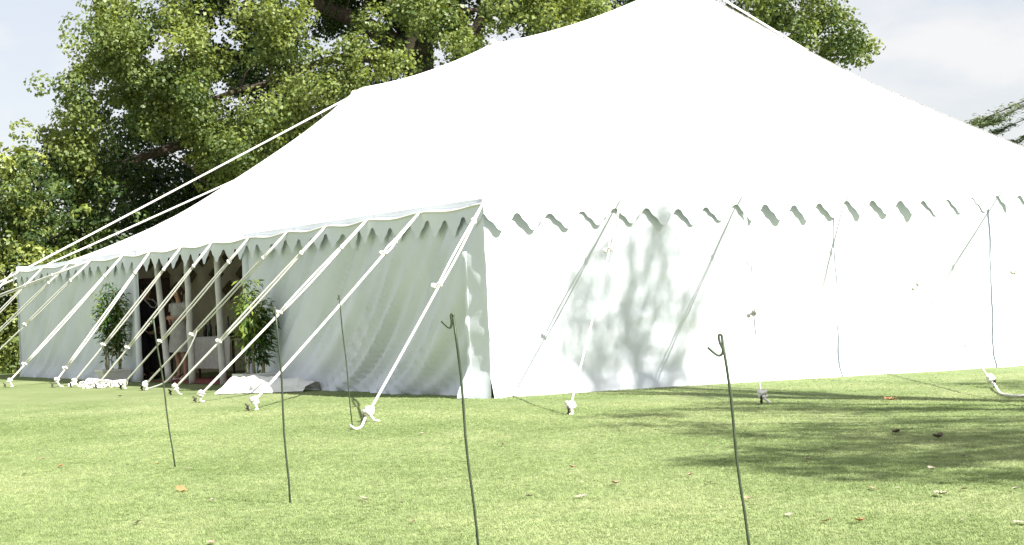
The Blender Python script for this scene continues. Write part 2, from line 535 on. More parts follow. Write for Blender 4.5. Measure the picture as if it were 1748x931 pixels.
# seams of the roof panels: narrow tapes proud of the canvas
def seam(path, wd=0.035):
    mb = MB(); vs = []
    P = [T(d, w, roof_z(d, w) + 0.008, False) for d, w in path]
    for i, p in enumerate(P):
        t = (P[min(i + 1, len(P) - 1)] - P[max(0, i - 1)]).normalized()
        s = t.cross(Vector((0, 0, 1))).normalized() * wd / 2
        vs += [p - s, p + s]
    mb.add(vs, [(2 * i, 2 * i + 1, 2 * i + 3, 2 * i + 2) for i in range(len(P) - 1)])
    mb.build('seam', M_TAPE, marquee)
def hipline(c, p): return [(c[0] + (p[0] - c[0]) * k / 40, c[1] + (p[1] - c[1]) * k / 40) for k in range(41)]
seam(hipline((-OH, -OH), (PEAKS[0], 6.0)), 0.06)
seam(hipline((-OH, WID + OH), (PEAKS[0], 6.0)), 0.06)
seam(hipline((LEN + OH, -OH), (PEAKS[2], 6.0)), 0.06)
for p in PEAKS:
    seam([(p, -OH + (6.0 + OH) * k / 40) for k in range(41)])
for g in GUY_L[1::2]:
    if 1.5 < g < 18.5:
        top = 6.0 * min(1, (g + OH) / PEAKS[0], (LEN + OH - g) / (LEN - PEAKS[2]))
        seam([(g, -OH + (top) * k / 40) for k in range(40)])
for w in GUY_R:
    top = PEAKS[0] * min(1, (w + OH) / 6.0, (WID + OH - w) / 6.0)
    seam([(-OH + top * k / 30, w) for k in range(30)])

# valances: ogee pendants
PROF = [(0, 0), (.04, .01), (.09, .07), (.13, .20), (.17, .36), (.22, .45), (.29, .53), (.34, .66), (.38, .84), (.42, .95), (.46, .99), (.5, 1.0)]
def ogee(u):
    u = u % 1.0
    u = u if u <= .5 else 1 - u
    for (a, x), (b, y) in zip(PROF, PROF[1:]):
        if a <= u <= b: return x + (y - x) * (u - a) / (b - a)
    return 1.0
PITCHV = 0.475
def valance(side):
    n = int((LEN if side == 'L' else WID) / PITCHV * 20)
    vs = []
    tot = (LEN if side == 'L' else WID) + 2 * OH
    rows = 4
    for i in range(n + 1):
        t = -OH + tot * i / n
        k = int(math.floor((t + 0.08) / PITCHV))
        rr = random.Random(k * 7 + (3 if side == 'L' else 0))
        dep = 0.115 + (0.20 + rr.uniform(-.015, .015)) * ogee((t + 0.08) / PITCHV)
        out = 0.018 * math.sin(t * 3.1) + 0.03 * noise.noise(Vector((t * 1.3, 4.0, 0)))
        swing = rr.uniform(-0.02, 0.035)
        for j in range(rows + 1):
            f = j / rows
            o_ = OH - (0.0 if side == 'L' else 0.002 + 0.02 * f) + (out * f + swing * f * f * ogee((t + .08) / PITCHV)) * 0.9
            z = (roof_z(t, -OH) if side == 'L' else roof_z(-OH, t)) - dep * f + (0.006 if j == 0 else 0)
            tw = t + 0.012 * f * math.sin(t * 7)
            vs.append(T(tw, -o_, z, False) if side == 'L' else T(-o_, tw, z, False))
    w = rows + 1
    fs = [(i * w + j, (i + 1) * w + j, (i + 1) * w + j + 1, i * w + j + 1) for i in range(n) for j in range(rows)]
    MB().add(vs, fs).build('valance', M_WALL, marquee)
valance('L'); valance('R')
# hem cord along the eave
MB().tube([T(-OH + (LEN + 2 * OH) * i / 160, -OH - 0.004, roof_z(-OH + (LEN + 2 * OH) * i / 160, -OH) - 0.012, False) for i in range(161)], 0.013).build('eave_cord', M_ROPE, marquee)

# walls
def fold_L(d, z):
    # folds drop from the guy points and sweep away from the corner towards the hem
    ph = d + 2.1 * math.sqrt(z + 0.08)
    near = 0.45 + 0.55 * sstep(9, 3, d)
    n1 = noise.noise(Vector((ph * 1.15, z * 0.22, 1.7)))
    n2 = noise.noise(Vector((ph * 2.7, z * 0.35, 8.2)))
    n3 = noise.noise(Vector((ph * 5.5, z * 0.6, 3.1)))
    a = n1 * 0.17 + (0.5 - abs(n2)) * 0.18 + (0.4 - abs(n3)) * 0.085
    a = (a - 0.04) * near
    a += 0.07 * (1 - sstep(0.0, 0.3, z)) * (0.7 + 0.8 * noise.noise(Vector((d * 1.4, 0, 0))))
    return a * sstep(2.4, 1.7, z)
def fold_R(w, z):
    a = noise.noise(Vector((w * 0.55, z * .5, 3.3))) * 0.03
    b = 1 - sstep(0.2, 1.3, z)
    a += b * noise.noise(Vector((w * 1.3 + z * 1.5, z * 3.5, 7.0))) * 0.05
    a += noise.noise(Vector((w * .8, z * 5 + w * .4, 2.0))) * 0.012
    k = math.exp(-((w - 2.25) / 0.55) ** 2) * (1 - sstep(.4, 1.5, z))
    a += k * noise.noise(Vector((w * 2.2 + z * 4, z * 9 - w * 3, 12))) * 0.05
    a += 0.06 * (1 - sstep(0.0, 0.28, z))
    q = Vector((w * .75 + z * .9, z * 1.1, 15.0))
    a += 0.035 * (0.4 - abs(noise.noise(q))) * (1 - 0.5 * sstep(1.2, 2.2, z))
    return a
def wall_L(d0, d1, off=0.0, name='wall_panel'):
    nu = max(4, int((d1 - d0) / 0.06))
    def fn(u, v):
        d = d0 + (d1 - d0) * u
        z = 2.36 * v
        edge = min(1, min(abs(d - d0), abs(d - d1)) / 0.15)
        o_ = fold_L(d, z) * (0.35 + .65 * edge) + off
        hem = 0.035 * max(0, noise.noise(Vector((d * 2.3, 5, 5)))) * (v < 0.01)
        return T(d, -o_ + 0.03, z - 0.015 + hem)
    return grid(nu, 34, fn).build(name, M_WALL, marquee)
def wall_R(w0, w1, off=0.0):
    nu = max(4, int((w1 - w0) / 0.06))
    def fn(u, v):
        w = w0 + (w1 - w0) * u
        z = 2.50 * v
        wob = 0.03 * noise.noise(Vector((w0, z * 1.3, 4.0))) * math.exp(-((w - w0) / 0.3) ** 2)
        e0 = math.exp(-((w - w0) / 0.09) ** 2) if w0 > .2 else 0
        o_ = fold_R(w, z) + off + 0.014 * e0 * (0.75 + noise.noise(Vector((w0, z * 1.6, 0))))
        hem = 0.04 * max(0, noise.noise(Vector((w * 2.1, 3, 5)))) * (v < 0.01)
        return T(-o_ + 0.03, w + wob, z - 0.015 + hem)
    return grid(nu, 40, fn).build('wall_panel', M_WALL, marquee)
DOOR_R, DOOR_L = d_at(418, 1.2), d_at(236, 1.2)
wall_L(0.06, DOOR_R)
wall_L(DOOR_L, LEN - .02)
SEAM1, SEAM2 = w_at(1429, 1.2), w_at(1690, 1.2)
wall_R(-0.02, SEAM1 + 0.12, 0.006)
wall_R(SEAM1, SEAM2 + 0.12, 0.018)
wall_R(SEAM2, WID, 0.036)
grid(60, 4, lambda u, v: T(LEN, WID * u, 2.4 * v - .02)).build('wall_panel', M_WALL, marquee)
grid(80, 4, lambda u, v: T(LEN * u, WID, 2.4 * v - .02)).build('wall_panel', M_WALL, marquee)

# the end wall laps round the near corner; its edge catches the sun
def lap_out(d, z):
    fl = 1 - sstep(0.0, 0.40, z)
    k = sstep(2.3, 1.7, z)
    return 0.045 + k * (0.085 * max(0, d) / 0.24) + 0.018 * noise.noise(Vector((z * 4.2, d * 5, 1))) + fl * 0.10 * (0.5 + d)
def lap(u, v):
    z = 2.3 * v
    d = -0.03 + 0.28 * u
    fl = 1 - sstep(0.0, 0.40, z)
    return T(d - fl * 0.06 * (1 - u), -lap_out(d, z), z - 0.015)
grid(7, 46, lap).build('corner_lap', M_WALL, marquee)
def lip(u, v):
    z = 0.01 + 1.72 * v
    d = 0.25
    wd = 0.016 + 0.03 * max(0, noise.noise(Vector((z * 5.0, 8, 0)))) + (1 - sstep(0.0, 0.40, z)) * 0.10
    return T(d + 0.05 * u * u, -lap_out(d, z) - wd * u, z)
grid(3, 60, lip).build('lap_hem', M_WALL, marquee)

# side poles in the doorway, wrapped in pale canvas, and the rolled edges of the opening
def pole(top, bot, r0=0.032, r1=0.04, mtl=M_POLEW, name='side_pole', n=9):
    P = [bot.lerp(top, i / 10) + Vector((noise.noise(Vector((i, bot.x, 0))) * 0.012, 0, 0)) for i in range(11)]
    return MB().tube(P, [r1 + (r0 - r1) * i / 10 + 0.006 * abs(noise.noise(Vector((i * .9, bot.y, 3)))) for i in range(11)], n).build(name, mtl, marquee)
for xt, xb in ((265, 289), (318, 329), (369, 381)):
    dt, db = d_at(xt, 2.15, 0.1), d_at(xb, 0.0, 0.1)
    pole(T(dt, 0.1, 2.28), T(db, 0.1, 0.0), 0.045, 0.058)
pole(T(DOOR_R - .08, 0.02, 2.3), T(DOOR_R - .10, -0.02, 0.02), 0.06, 0.05, M_WALL, 'rolled_curtain')
pole(T(DOOR_L + .12, 0.02, 2.3), T(DOOR_L - .02, -0.02, 0.02), 0.04, 0.06, M_WALL, 'rolled_curtain')
for g in GUY_L[:3] + GUY_L[8:]:
    pole(T(g, 0.14, 2.28), T(g, 0.14, 0))
for p in PEAKS:
    pole(T(p, 6, roof_z(p, 6) + 0.02, False), T(p, 6, 0), 0.06, 0.07, M_WOOD, 'king_pole')
    top = T(p, 6, roof_z(p, 6), False)
    MB().tube([top + Vector((0, 0, -.05)), top + Vector((0, 0, .0)), top + Vector((0, 0, .02)), top + Vector((0, 0, .04))], [0.09, 0.065, 0.055, 0.03], 12).build('peak_cap', M_ROOF, marquee)

grass()

# ------------------------------------------------------------------ guy ropes
def torus_pts(c, r, ax, n=10, turns=1.0, seed=0, wob=0.3):
    ax = ax.normalized()
    a = ax.orthogonal().normalized(); b = ax.cross(a)
    out = []
    for i in range(int(n * turns) + 1):
        t = 2 * math.pi * i / n
        q = 1 + wob * noise.noise(Vector((t, seed * 2.3, 0)))
        out.append(c + (a * math.cos(t) + b * math.sin(t)) * r * q + ax * (i / (n * turns) - .5) * r * 0.5)
    return out

def guy(label, E, S, tog=0.5, kn=0.16, double=True, sd=0, grp='guy ropes round the marquee', tail=None, big=1.0, rad=0.013, peg=True):
    t = thing('guy_rope', label, 'guy rope', S, grp)
    S2 = S + (E - S).normalized() * 0.10 + Vector((0, 0, 0.04))
    ax = (E - S2).normalized()
    side = ax.cross(Vector((0, 1, 0))).normalized()
    P = lambda k: E + (S2 - E) * k - Vector((0, 0, 0.02 * math.sin(math.pi * k)))
    kt, k0 = tog, kn
    rr = random.Random(sd)
    # from the eave to the toggle the rope runs doubled, below it single
    if double:
        mb = MB()
        for s in (-1, 1):
            mb.tube([P(0)] + [P(k0 + (kt - k0) * i / 8) + side * s * 0.019 * (0.55 + 0.6 * math.sin(math.pi * i / 8 * .9)) for i in range(9)], rad)
        mb.build('doubled_line', M_ROPE, t)
    else:
        MB().tube([P(kt * i / 8) for i in range(9)], rad).build('doubled_line', M_ROPE, t)
    MB().tube([P(kt + (1 - kt) * i / 8) for i in range(9)], rad * 1.12).build('single_line', M_ROPE, t)
    MB().blob(P(k0), 0.03 * big, 6, .5, sd, (1, 1, 1.2)).build('knot', M_ROPE, t)
    c = P(kt)
    mb = MB()
    mb.tube(torus_pts(c, 0.022, ax, 8, 2.5, sd), 0.012)
    d2 = (side * 0.06 + Vector((0, 0, -0.035))) * big
    mb.tube([c, c + d2 * .5 + Vector((0, 0, .012)), c + d2], [0.011, 0.012, 0.014]).blob(c + d2, 0.026 * big, 6, .5, sd + 3)
    mb.build('toggle_knot', M_ROPE, t)
    if peg:
        mb = MB()
        for q in range(3):
            mb.tube(torus_pts(S2 + Vector((rr.uniform(-.02, .02), rr.uniform(-.02, .02), rr.uniform(-.02, .03))), 0.036 * big, Vector((rr.uniform(-.6, .6), rr.uniform(-.6, .6), 1)), 9, 1.6, sd + q), 0.0125)
        mb.blob(S2 + Vector((0, 0, .015)), 0.04 * big, 6, .7, sd + 9)
        e = S2 + Vector((rr.uniform(-.02, .09), rr.uniform(-.12, -.02), 0))
        e.z = G(e.x) + 0.02
        mb.tube([S2, S2.lerp(e, .5) + Vector((0, 0, -.005)), e, e + Vector((rr.uniform(-.06, .06), -.03, -.004))], [0.012, 0.013, 0.012, 0.01])
        mb.build('lashing', M_ROPE, t)
        out = (S - E); out.z = 0; out.normalize()
        mb = MB()
        top = S + Vector((0, 0, 0.065)) + out * 0.02
        mb.tube([S + Vector((0, 0, -.15)) - out * .04, S, top, top + Vector((0, 0, .02)) + out * .02], 0.0125, 7)
        mb.tube(torus_pts(S + Vector((0, 0, .045)) + out * .015, 0.024, side, 10, 1.0, sd, 0), 0.007)
        mb.build('iron_peg', M_IRON, t)
    if tail:
        MB().tube(smooth(tail), 0.0125).build('loose_tail', M_ROPE, t)
    return t

def smooth(pts, n=6):
    pts = [Vector(p) for p in pts]; Q = []
    for i in range(len(pts) - 1):
        p0, p1, p2, p3 = pts[max(0, i - 1)], pts[i], pts[i + 1], pts[min(len(pts) - 1, i + 2)]
        for k in range(n):
            u = k / n
            Q.append(0.5 * ((2 * p1) + (p2 - p0) * u + (2 * p0 - 5 * p1 + 4 * p2 - p3) * u * u + (3 * p1 - p0 - 3 * p2 + p3) * u ** 3))
    return Q + [pts[-1]]

def E_L(d): return T(d, -OH - 0.012, roof_z(d, -OH) + 0.0, False)
def E_R(w): return T(-OH - 0.012, w, roof_z(-OH, w) + 0.0, False)
def frac(E, S, px):
    a, b = proj(E)[0], proj(S)[0]
    # toggle position by pixel column, refined for perspective
    lo, hi = 0, 1
    for _ in range(30):
        k = (lo + hi) / 2
        if (proj(E.lerp(S, k))[0] - px) * (a - b) > 0: lo = k
        else: hi = k
    return k

corner = T(-OH, -OH, roof_z(-OH, -OH), False)
ORD = ['first', 'second', 'third', 'fourth', 'fifth', 'sixth', 'seventh', 'eighth', 'ninth', 'tenth', 'eleventh', 'twelfth', 'thirteenth']
S = gp(624, 722)
# loose rope end with a white cap beside this peg
guy('doubled white guy rope stretched from the near corner of the marquee', corner, S, frac(corner, S, 748), 0.1, True, 1, big=1.25, rad=0.012,
    tail=[S + Vector((0, 0, .05)), gp(616, 729, .015), gp(606, 732, .015), gp(598, 727, .03)])
PEGS = [(425, 702), (335, 688), (292, 675), (243, 667), (207, 665), (165, 664), (122, 662), (91, 662), (10, 662), (-58, 655), (-92, 653), (-118, 652)]
TOGS = [655, 474, 370, 325, 271, 215, 174, 108, 38, 41, -20, -40]
for i, (d, pg, tg) in enumerate(zip(GUY_L, PEGS, TOGS)):
    E, S = E_L(d), gp(*pg)
    tail = None
    if i == 3:
        tail = [E.lerp(S, q) + Vector((0, 0, -h)) for q, h in ((.60, .0), (.68, .17), (.76, .25), (.84, .24), (.92, .13), (.985, .02))]
    lab = 'white guy rope on the shaded long side, %s one left of the corner rope' % ORD[i]
    if i == 0: lab = 'white guy rope next left of the corner rope, crossing the white canvas heap'
    if i == 3: lab = 'white guy rope with a loose loop of line hanging before the doorway'
    k = frac(E, S, tg)
    guy(lab, E, S, k, 0.16, True, 10 + i, tail=tail, rad=0.0145)
# far corner
E = T(LEN + OH, -OH, roof_z(LEN + OH, -OH), False)
guy('white guy rope from the far left corner of the marquee, running out of frame', E, gp(-150, 652), .6, .15, True, 40)
# long storm lines from the far peak
pk3 = T(PEAKS[2], 6, roof_z(PEAKS[2], 6) - 0.05, False)
guy('long white storm line from the farthest peak, upper one before the trees', pk3, gp(-335, 660), .96, .985, False, 51, rad=0.02, peg=False)
guy('long white storm line behind the roof, lower one before the trees', at_depth(520, 254, 38.5), gp(-385, 662), .95, .98, False, 52, rad=0.02, peg=False)
guy('flat white line running left from the eave near the far corner', E_L(GUY_L[9]), gp(-390, 656), .5, .1, True, 53, rad=0.014, peg=False)
# storm line on the right hip
pk1 = T(PEAKS[0], 6, roof_z(PEAKS[0], 6) + 0.08, False)
guy('white storm line lying just above the right-hand roof edge', pk1, gp(2150, 556), .93, .97, False, 54, rad=0.018, peg=False)
# sunlit end
S = gp(972, 710); E = E_R(GUY_R[0])
guy('white guy rope on the sunlit end, pegged at the left edge of the dappled shade', E, S, frac(E, S, 1040), .12, True, 61, rad=0.009)
S = gp(1300, 690); E = E_R(GUY_R[1])
guy('white guy rope hanging almost upright before the sunlit end wall', E, S, frac(E, S, 1287), .12, True, 62, rad=0.009)
S = gp(1697, 662); E = E_R(GUY_R[2])
guy('white guy rope on the sunlit end slanting right, its tail lying on the grass', E, S, frac(E, S, 1570), .12, True, 63, rad=0.009,
    tail=[S + Vector((0, 0, .05)), gp(1706, 670, .02), gp(1718, 674, .02), gp(1738, 676, .025), gp(1752, 675, .02), gp(1775, 680, .02)])
S = gp(1764, 700); E = E_R(GUY_R[3])
guy('white guy rope at the right edge of the picture before the end wall', E, S, .5, .12, True, 64, rad=0.009)

# coil of spare rope heaped between two pegs
def coil(label, c, n, r, seed):
    rr = random.Random(seed); mb = MB()
    for q in range(n):
        o_ = Vector((rr.uniform(-1, 1) * r * 1.6, rr.uniform(-1, 1) * r * .7, 0))
        mb.tube(torus_pts(c + o_ + Vector((0, 0, .03 + .03 * rr.random())), r * rr.uniform(.35, .7), Vector((rr.uniform(-.5, .5), rr.uniform(-.9, -.2), 1)), 14, 1.4, seed + q, .6), 0.0125)
    return tag(mb.build('rope_coil', M_ROPE), label, 'rope coil')
coil('heap of spare white rope tangled on the grass left of the doorway', gp(180, 661), 13, 0.16, 5)
coil('small tangle of white rope on the grass by the left canvas wall', gp(128, 660), 4, 0.09, 8)

# ------------------------------------------------------------------ iron crook stakes
def stake(label, base, top_px, height, hook, hs=1.0, sd=0):
    """hook: list of (right, up) offsets in metres from the top of the rod"""
    t = thing('crook_stake', label, 'stake', base, 'iron crook stakes on the lawn')
    depth = (base - CAM).dot(fwd)
    top = at_depth(top_px[0], top_px[1], depth)
    top = base + (top - base) * 1.0
    P = [base + (top - base) * (i / 8) + Vector((0.004 * math.sin(i * 1.3 + sd), 0.004 * math.cos(i), 0)) for i in range(9)]
    P[0] = base - (top - base).normalized() * 0.12
    MB().tube(P, 0.0058, 8).build('rod', M_STAKE, t)
    xdir, zdir = Vector((math.cos(sd * .4) if sd else 1, math.sin(sd * .4) * .5, 0)), (top - base).normalized()
    H = [P[-1]] + [top + xdir * a * hs + zdir * b * hs for a, b in hook]
    # smooth the bend
    Q = []
    for i in range(len(H) - 1):
        p0, p1, p2, p3 = H[max(0, i - 1)], H[i], H[i + 1], H[min(len(H) - 1, i + 2)]
        for k in range(5):
            u = k / 5
            Q.append(0.5 * ((2 * p1) + (p2 - p0) * u + (2 * p0 - 5 * p1 + 4 * p2 - p3) * u * u + (3 * p1 - p0 - 3 * p2 + p3) * u ** 3))
    Q.append(H[-1])
    MB().tube(Q, 0.0052, 8).build('crook', M_STAKE, t)
PIG = [(-.004, .010), (-.010, .014), (-.016, .006), (-.014, -.02), (-.006, -.045), (-.010, -.062), (-.022, -.070), (-.038, -.062), (-.066, -.034)]
OPEN = [(-.003, .010), (-.010, .012), (-.013, .004), (-.012, -.02), (-.016, -.040), (-.026, -.046), (-.040, -.034), (-.056, -.016)]
NUB = [(-.004, .004), (-.010, .006), (-.013, -.004), (-.016, -.02), (-.026, -.03), (-.036, -.02)]
def base_at(top_px, bot_px, sdepth):
    """foot of a stake that leaves the frame at the bottom, prolonged to the lawn"""
    dx, dy = bot_px[0] - top_px[0], bot_px[1] - top_px[1]
    k = 1.0
    best = None
    for i in range(400):
        kk = 0.9 + i * 0.003
        p = gp(top_px[0] + dx * kk, top_px[1] + dy * kk)
        e = abs((p - CAM).dot(fwd) - sdepth)
        if best is None or e < best[0]: best = (e, p)
    return best[1]
stake('thin iron crook stake in front of the doorway, leftmost of the five', gp(299, 797), (262, 545), 1.1, NUB, 1, 2)
stake('thin iron stake with its foot in the lawn before the white canvas heap', gp(495, 861), (471, 527), 1.1, NUB, 1, 1)
stake('shortest-looking iron stake standing by the corner rope peg', gp(602, 729), (579, 505), 1.1, NUB, 1.2, 3)
stake('iron stake with an open hook before the near corner of the marquee', base_at((775, 540), (815, 931), 7.35), (775, 541), 1.05, OPEN, 1, 0)
stake('iron stake with a pigtail loop in front of the sunlit end wall', base_at((1234, 576), (1277, 931), 6.75), (1234, 577), 1.0, PIG, 1, 0)

# ------------------------------------------------------------------ heap of white canvas by the doorway
def canvas_heap():
    a, b = gp(402, 671), gp(530, 668)
    ax = (b - a); ln = ax.length; ax.normalize()
    nrm = Vector((ax.y, -ax.x, 0))
    if nrm.y > 0: nrm = -nrm
    def fn(u, v):
        s = u * ln * 1.06 - 0.06
        hgt = 0.21 * (1 - 0.45 * u) * (0.75 + .25 * min(1, (1 - u) * 6)) * min(1, u * 9 + .55)
        wd = 0.42 - 0.12 * u
        t = v * 2 - 1
        # cross section: slack pile of cloth, lip curled up at the near side
        y = t * wd
        z = hgt * (1 - abs(t) ** 2.6) + 0.012
        f = noise.noise(Vector((s * 3.5, t * 1.3, 2))) * 0.07 + (0.4 - abs(noise.noise(Vector((s * 6 + t, t * 2.2, 5))))) * 0.07 + noise.noise(Vector((s * 14, t * 5, 9))) * 0.02
        y += f * 1.2 + (0.06 * math.sin(s * 6.5)) * max(0, -t)
        z = max(0.012, z + f * (1 - abs(t)) * 0.9)
        p = a + ax * s - nrm * y
        return Vector((p.x, p.y, G(p.x) + z))
    o = grid(80, 36, fn).build('canvas_heap', M_BUNDLE)
    tag(o, 'slack heap of white canvas lying on the grass beside the doorway', 'canvas')
canvas_heap()

# ------------------------------------------------------------------ foliage helpers
def leaf_quads(P, Nn, size, tint, ratio=0.62, tang=None):
    n = len(P)
    Nn = Nn / (np.linalg.norm(Nn, axis=1, keepdims=True) + 1e-9)
    if tang is None: tang = rng.normal(size=(n, 3))
    t = tang - Nn * (tang * Nn).sum(1, keepdims=True)
    t /= np.linalg.norm(t, axis=1, keepdims=True) + 1e-9
    b = np.cross(Nn, t)
    s = size[:, None]
    V = np.empty((n, 4, 3))
    V[:, 0] = P - t * s * .5
    V[:, 1] = P + b * s * ratio * .5 + Nn * s * .10 + t * s * .06
    V[:, 2] = P + t * s * .5 - Nn * s * .08
    V[:, 3] = P - b * s * ratio * .5 + Nn * s * .10 + t * s * .06
    F = np.arange(n * 4).reshape(n, 4)
    return V.reshape(-1, 3), F, np.repeat(tint, 4)

def crown_mesh(name, clumps, per, size, mtl, parent, ratio=0.62, upw=0.45, jitter=0.5, flat=0.75, hole=None, kind=None):
    """clumps: rows x, y, z, radius, tint"""
    cl = np.asarray(clumps, dtype=float)
    idx = np.repeat(np.arange(len(cl)), np.maximum(8, (per * (cl[:, 3] / cl[:, 3].mean()) ** 2)).astype(int))
    n = len(idx)
    d = rng.normal(size=(n, 3)); d /= np.linalg.norm(d, axis=1, keepdims=True)
    r = cl[idx, 3] * (0.45 + 0.6 * rng.random(n) ** 0.6)
    off = d * r[:, None]; off[:, 2] *= flat
    P = cl[idx, :3] + off
    if hole is not None:
        k = hole(P); P, d, idx = P[k], d[k], idx[k]; n = len(P)
    Nn = d + np.array([0, 0, upw]) + rng.normal(size=(n, 3)) * jitter
    tint = np.clip(cl[idx, 4] + rng.normal(size=n) * 0.12, 0, 1)
    V, F, ti = leaf_quads(P, Nn, size * (0.65 + .7 * rng.random(n)), tint, ratio)
    o = obj(name, np_mesh(name, V, F, {'tint': ti}), mtl, parent, smooth=False)
    if kind: o['kind'] = kind
    return o

def proj_np(P):
    d = P - np.array(CAM)
    z = d @ np.array(fwd)
    return PW / 2 + FPX * (d @ np.array(cr)) / z, PH / 2 - FPX * (d @ np.array(cu)) / z

def limb(mb, pts, r0, r1, n=8, seed=0):
    pts = [Vector(p) for p in pts]
    Q = []
    for i in range(len(pts) - 1):
        p0, p1, p2, p3 = pts[max(0, i - 1)], pts[i], pts[i + 1], pts[min(len(pts) - 1, i + 2)]
        for k in range(5):
            u = k / 5
            Q.append(0.5 * ((2 * p1) + (p2 - p0) * u + (2 * p0 - 5 * p1 + 4 * p2 - p3) * u * u + (3 * p1 - p0 - 3 * p2 + p3) * u ** 3))
    Q.append(pts[-1])
    N = len(Q)
    for i, q in enumerate(Q):
        q += Vector((noise.noise(Vector((i * .4, seed, 0))), noise.noise(Vector((i * .4, seed, 5))), noise.noise(Vector((i * .4, seed, 9))))) * r0 * .5
    mb.tube(Q, [r0 + (r1 - r0) * i / (N - 1) for i in range(N)], n)
    return Q

# ------------------------------------------------------------------ big oak behind the marquee
def oak():
    base = Vector((-2.3, 48.0, G(-2.3)))
    t = thing('oak_tree', 'huge spreading oak tree rising behind the marquee', 'tree', base)
    mb = MB()
    limb(mb, [base + Vector((0, 0, -.3)), base + Vector((.1, 0, 3)), (-2.25, 47.9, 6.5), (-2.3, 47.7, 8.6), (-1.6, 47.6, 10.5), (-1.2, 47.5, 13)], 0.62, 0.22, 12, 1)
    mb.build('trunk', M_BARK, t)
    mb = MB()
    tips = []
    arms = [
        ([(-2.3, 47.6, 8.2), (-3.6, 46.8, 8.9), (-4.9, 46.2, 9.5), (-7.0, 45.4, 10.2), (-9.5, 44.8, 10.0)], .30, .08),
        ([(-2.4, 47.6, 7.7), (-3.4, 46.6, 8.0), (-4.8, 45.9, 7.9), (-6.6, 45.2, 7.2), (-8.6, 44.6, 6.6)], .16, .05),
        ([(-2.3, 48, 6.0), (-1.2, 47.6, 8.0), (-.45, 47.4, 9.3), (-.35, 47.2, 11), (.4, 47, 13)], .26, .10),
        ([(-2.3, 48, 6.5), (0, 47.5, 8.0), (3.5, 47.2, 8.9), (6.4, 47, 8.8), (8.3, 46.6, 8.1)], .26, .018),
        ([(-2.3, 48, 5.5), (-5, 47, 6.3), (-8, 46.2, 6.0), (-10.6, 45.8, 5.2), (-11.6, 45.6, 4.0)], .26, .05),
        ([(-2.3, 48, 5.0), (-4, 46, 5.2), (-6.2, 44.4, 4.8), (-7.6, 43.8, 4.0)], .2, .05),
        ([(-2.3, 48, 8.5), (-4.5, 48.5, 11), (-7.5, 48, 13), (-9, 47.5, 14)], .25, .06),
        ([(-1.7, 47.6, 10), (1.0, 47.5, 12), (3.0, 47.5, 13.4)], .22, .06),
        ([(-4.9, 46.2, 9.5), (-6.5, 45.5, 11.5), (-9.8, 45.2, 12.5)], .14, .05),
    ]
    for i, (pts, a, b) in enumerate(arms):
        Q = limb(mb, pts, a, b, 8, i + 3)
        for k in range(4, len(Q), 2):
            q = Q[k]
            e = q + Vector((random.uniform(-1.4, 1.4), random.uniform(-1.6, .8), random.uniform(-.7, 1.4) if i != 3 else random.uniform(-.9, .1)))
            limb(mb, [q, q.lerp(e, .5) + Vector((0, 0, .15)), e], b * .8, min(.015, b * .5), 5, i * 9 + k)
    mb.build('limbs', M_BARK, t)
    # pale dead branches in front of the trunk
    D = 45.6
    mb = MB()
    limb(mb, [at_depth(697, 92, D), at_depth(702, 70, D), at_depth(716, 52, D), at_depth(740, 38, D)], .12, .10, 7, 31)
    mb.build('dead_branch', M_BARK2, t)
    mb = MB()
    limb(mb, [at_depth(646, 36, D), at_depth(656, 22, D), at_depth(664, 5, D), at_depth(668, -10, D)], .03, .045, 6, 32)
    mb.build('dead_branch', M_BARK2, t)
    mb = MB()
    limb(mb, [at_depth(604, 76, D), at_depth(601, 62, D), at_depth(594, 55, D)], .04, .02, 6, 33)
    mb.build('dead_branch', M_BARK2, t)
    mb = MB()
    limb(mb, [at_depth(508, 68, 44.6), at_depth(511, 58, 44.6), at_depth(512, 48, 44.6)], .035, .03, 6, 34)
    mb.build('dead_branch', M_BARK2, t)
    mb = MB()
    limb(mb, [at_depth(517, 30, 44.6), at_depth(521, 20, 44.6), at_depth(530, 15, 44.6)], .035, .03, 6, 35)
    mb.build('dead_branch', M_BARK2, t)
    # boughs of foliage: sprays tinted pale for sunlight, crown body tinted dark for shade
    B = []
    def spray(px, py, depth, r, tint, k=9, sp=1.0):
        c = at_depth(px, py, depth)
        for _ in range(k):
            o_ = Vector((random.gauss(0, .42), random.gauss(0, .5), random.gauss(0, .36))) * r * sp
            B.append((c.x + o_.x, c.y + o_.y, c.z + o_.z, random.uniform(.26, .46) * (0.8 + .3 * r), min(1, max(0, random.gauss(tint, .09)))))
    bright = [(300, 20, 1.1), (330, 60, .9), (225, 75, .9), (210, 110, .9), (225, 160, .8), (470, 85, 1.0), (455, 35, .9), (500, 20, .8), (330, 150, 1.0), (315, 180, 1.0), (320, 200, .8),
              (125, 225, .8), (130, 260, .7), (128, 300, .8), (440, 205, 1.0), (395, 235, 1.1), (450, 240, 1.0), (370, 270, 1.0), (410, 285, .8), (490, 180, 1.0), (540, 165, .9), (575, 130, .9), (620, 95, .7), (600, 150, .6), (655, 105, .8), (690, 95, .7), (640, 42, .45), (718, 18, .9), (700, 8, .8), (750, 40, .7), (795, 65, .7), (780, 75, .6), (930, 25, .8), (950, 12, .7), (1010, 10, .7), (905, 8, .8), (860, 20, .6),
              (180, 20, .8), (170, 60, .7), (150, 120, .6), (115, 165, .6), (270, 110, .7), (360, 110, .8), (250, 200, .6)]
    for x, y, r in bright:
        spray(x, y, random.uniform(42.0, 44.0), r * .92, random.uniform(.6, .9), int(8 + 9 * r))
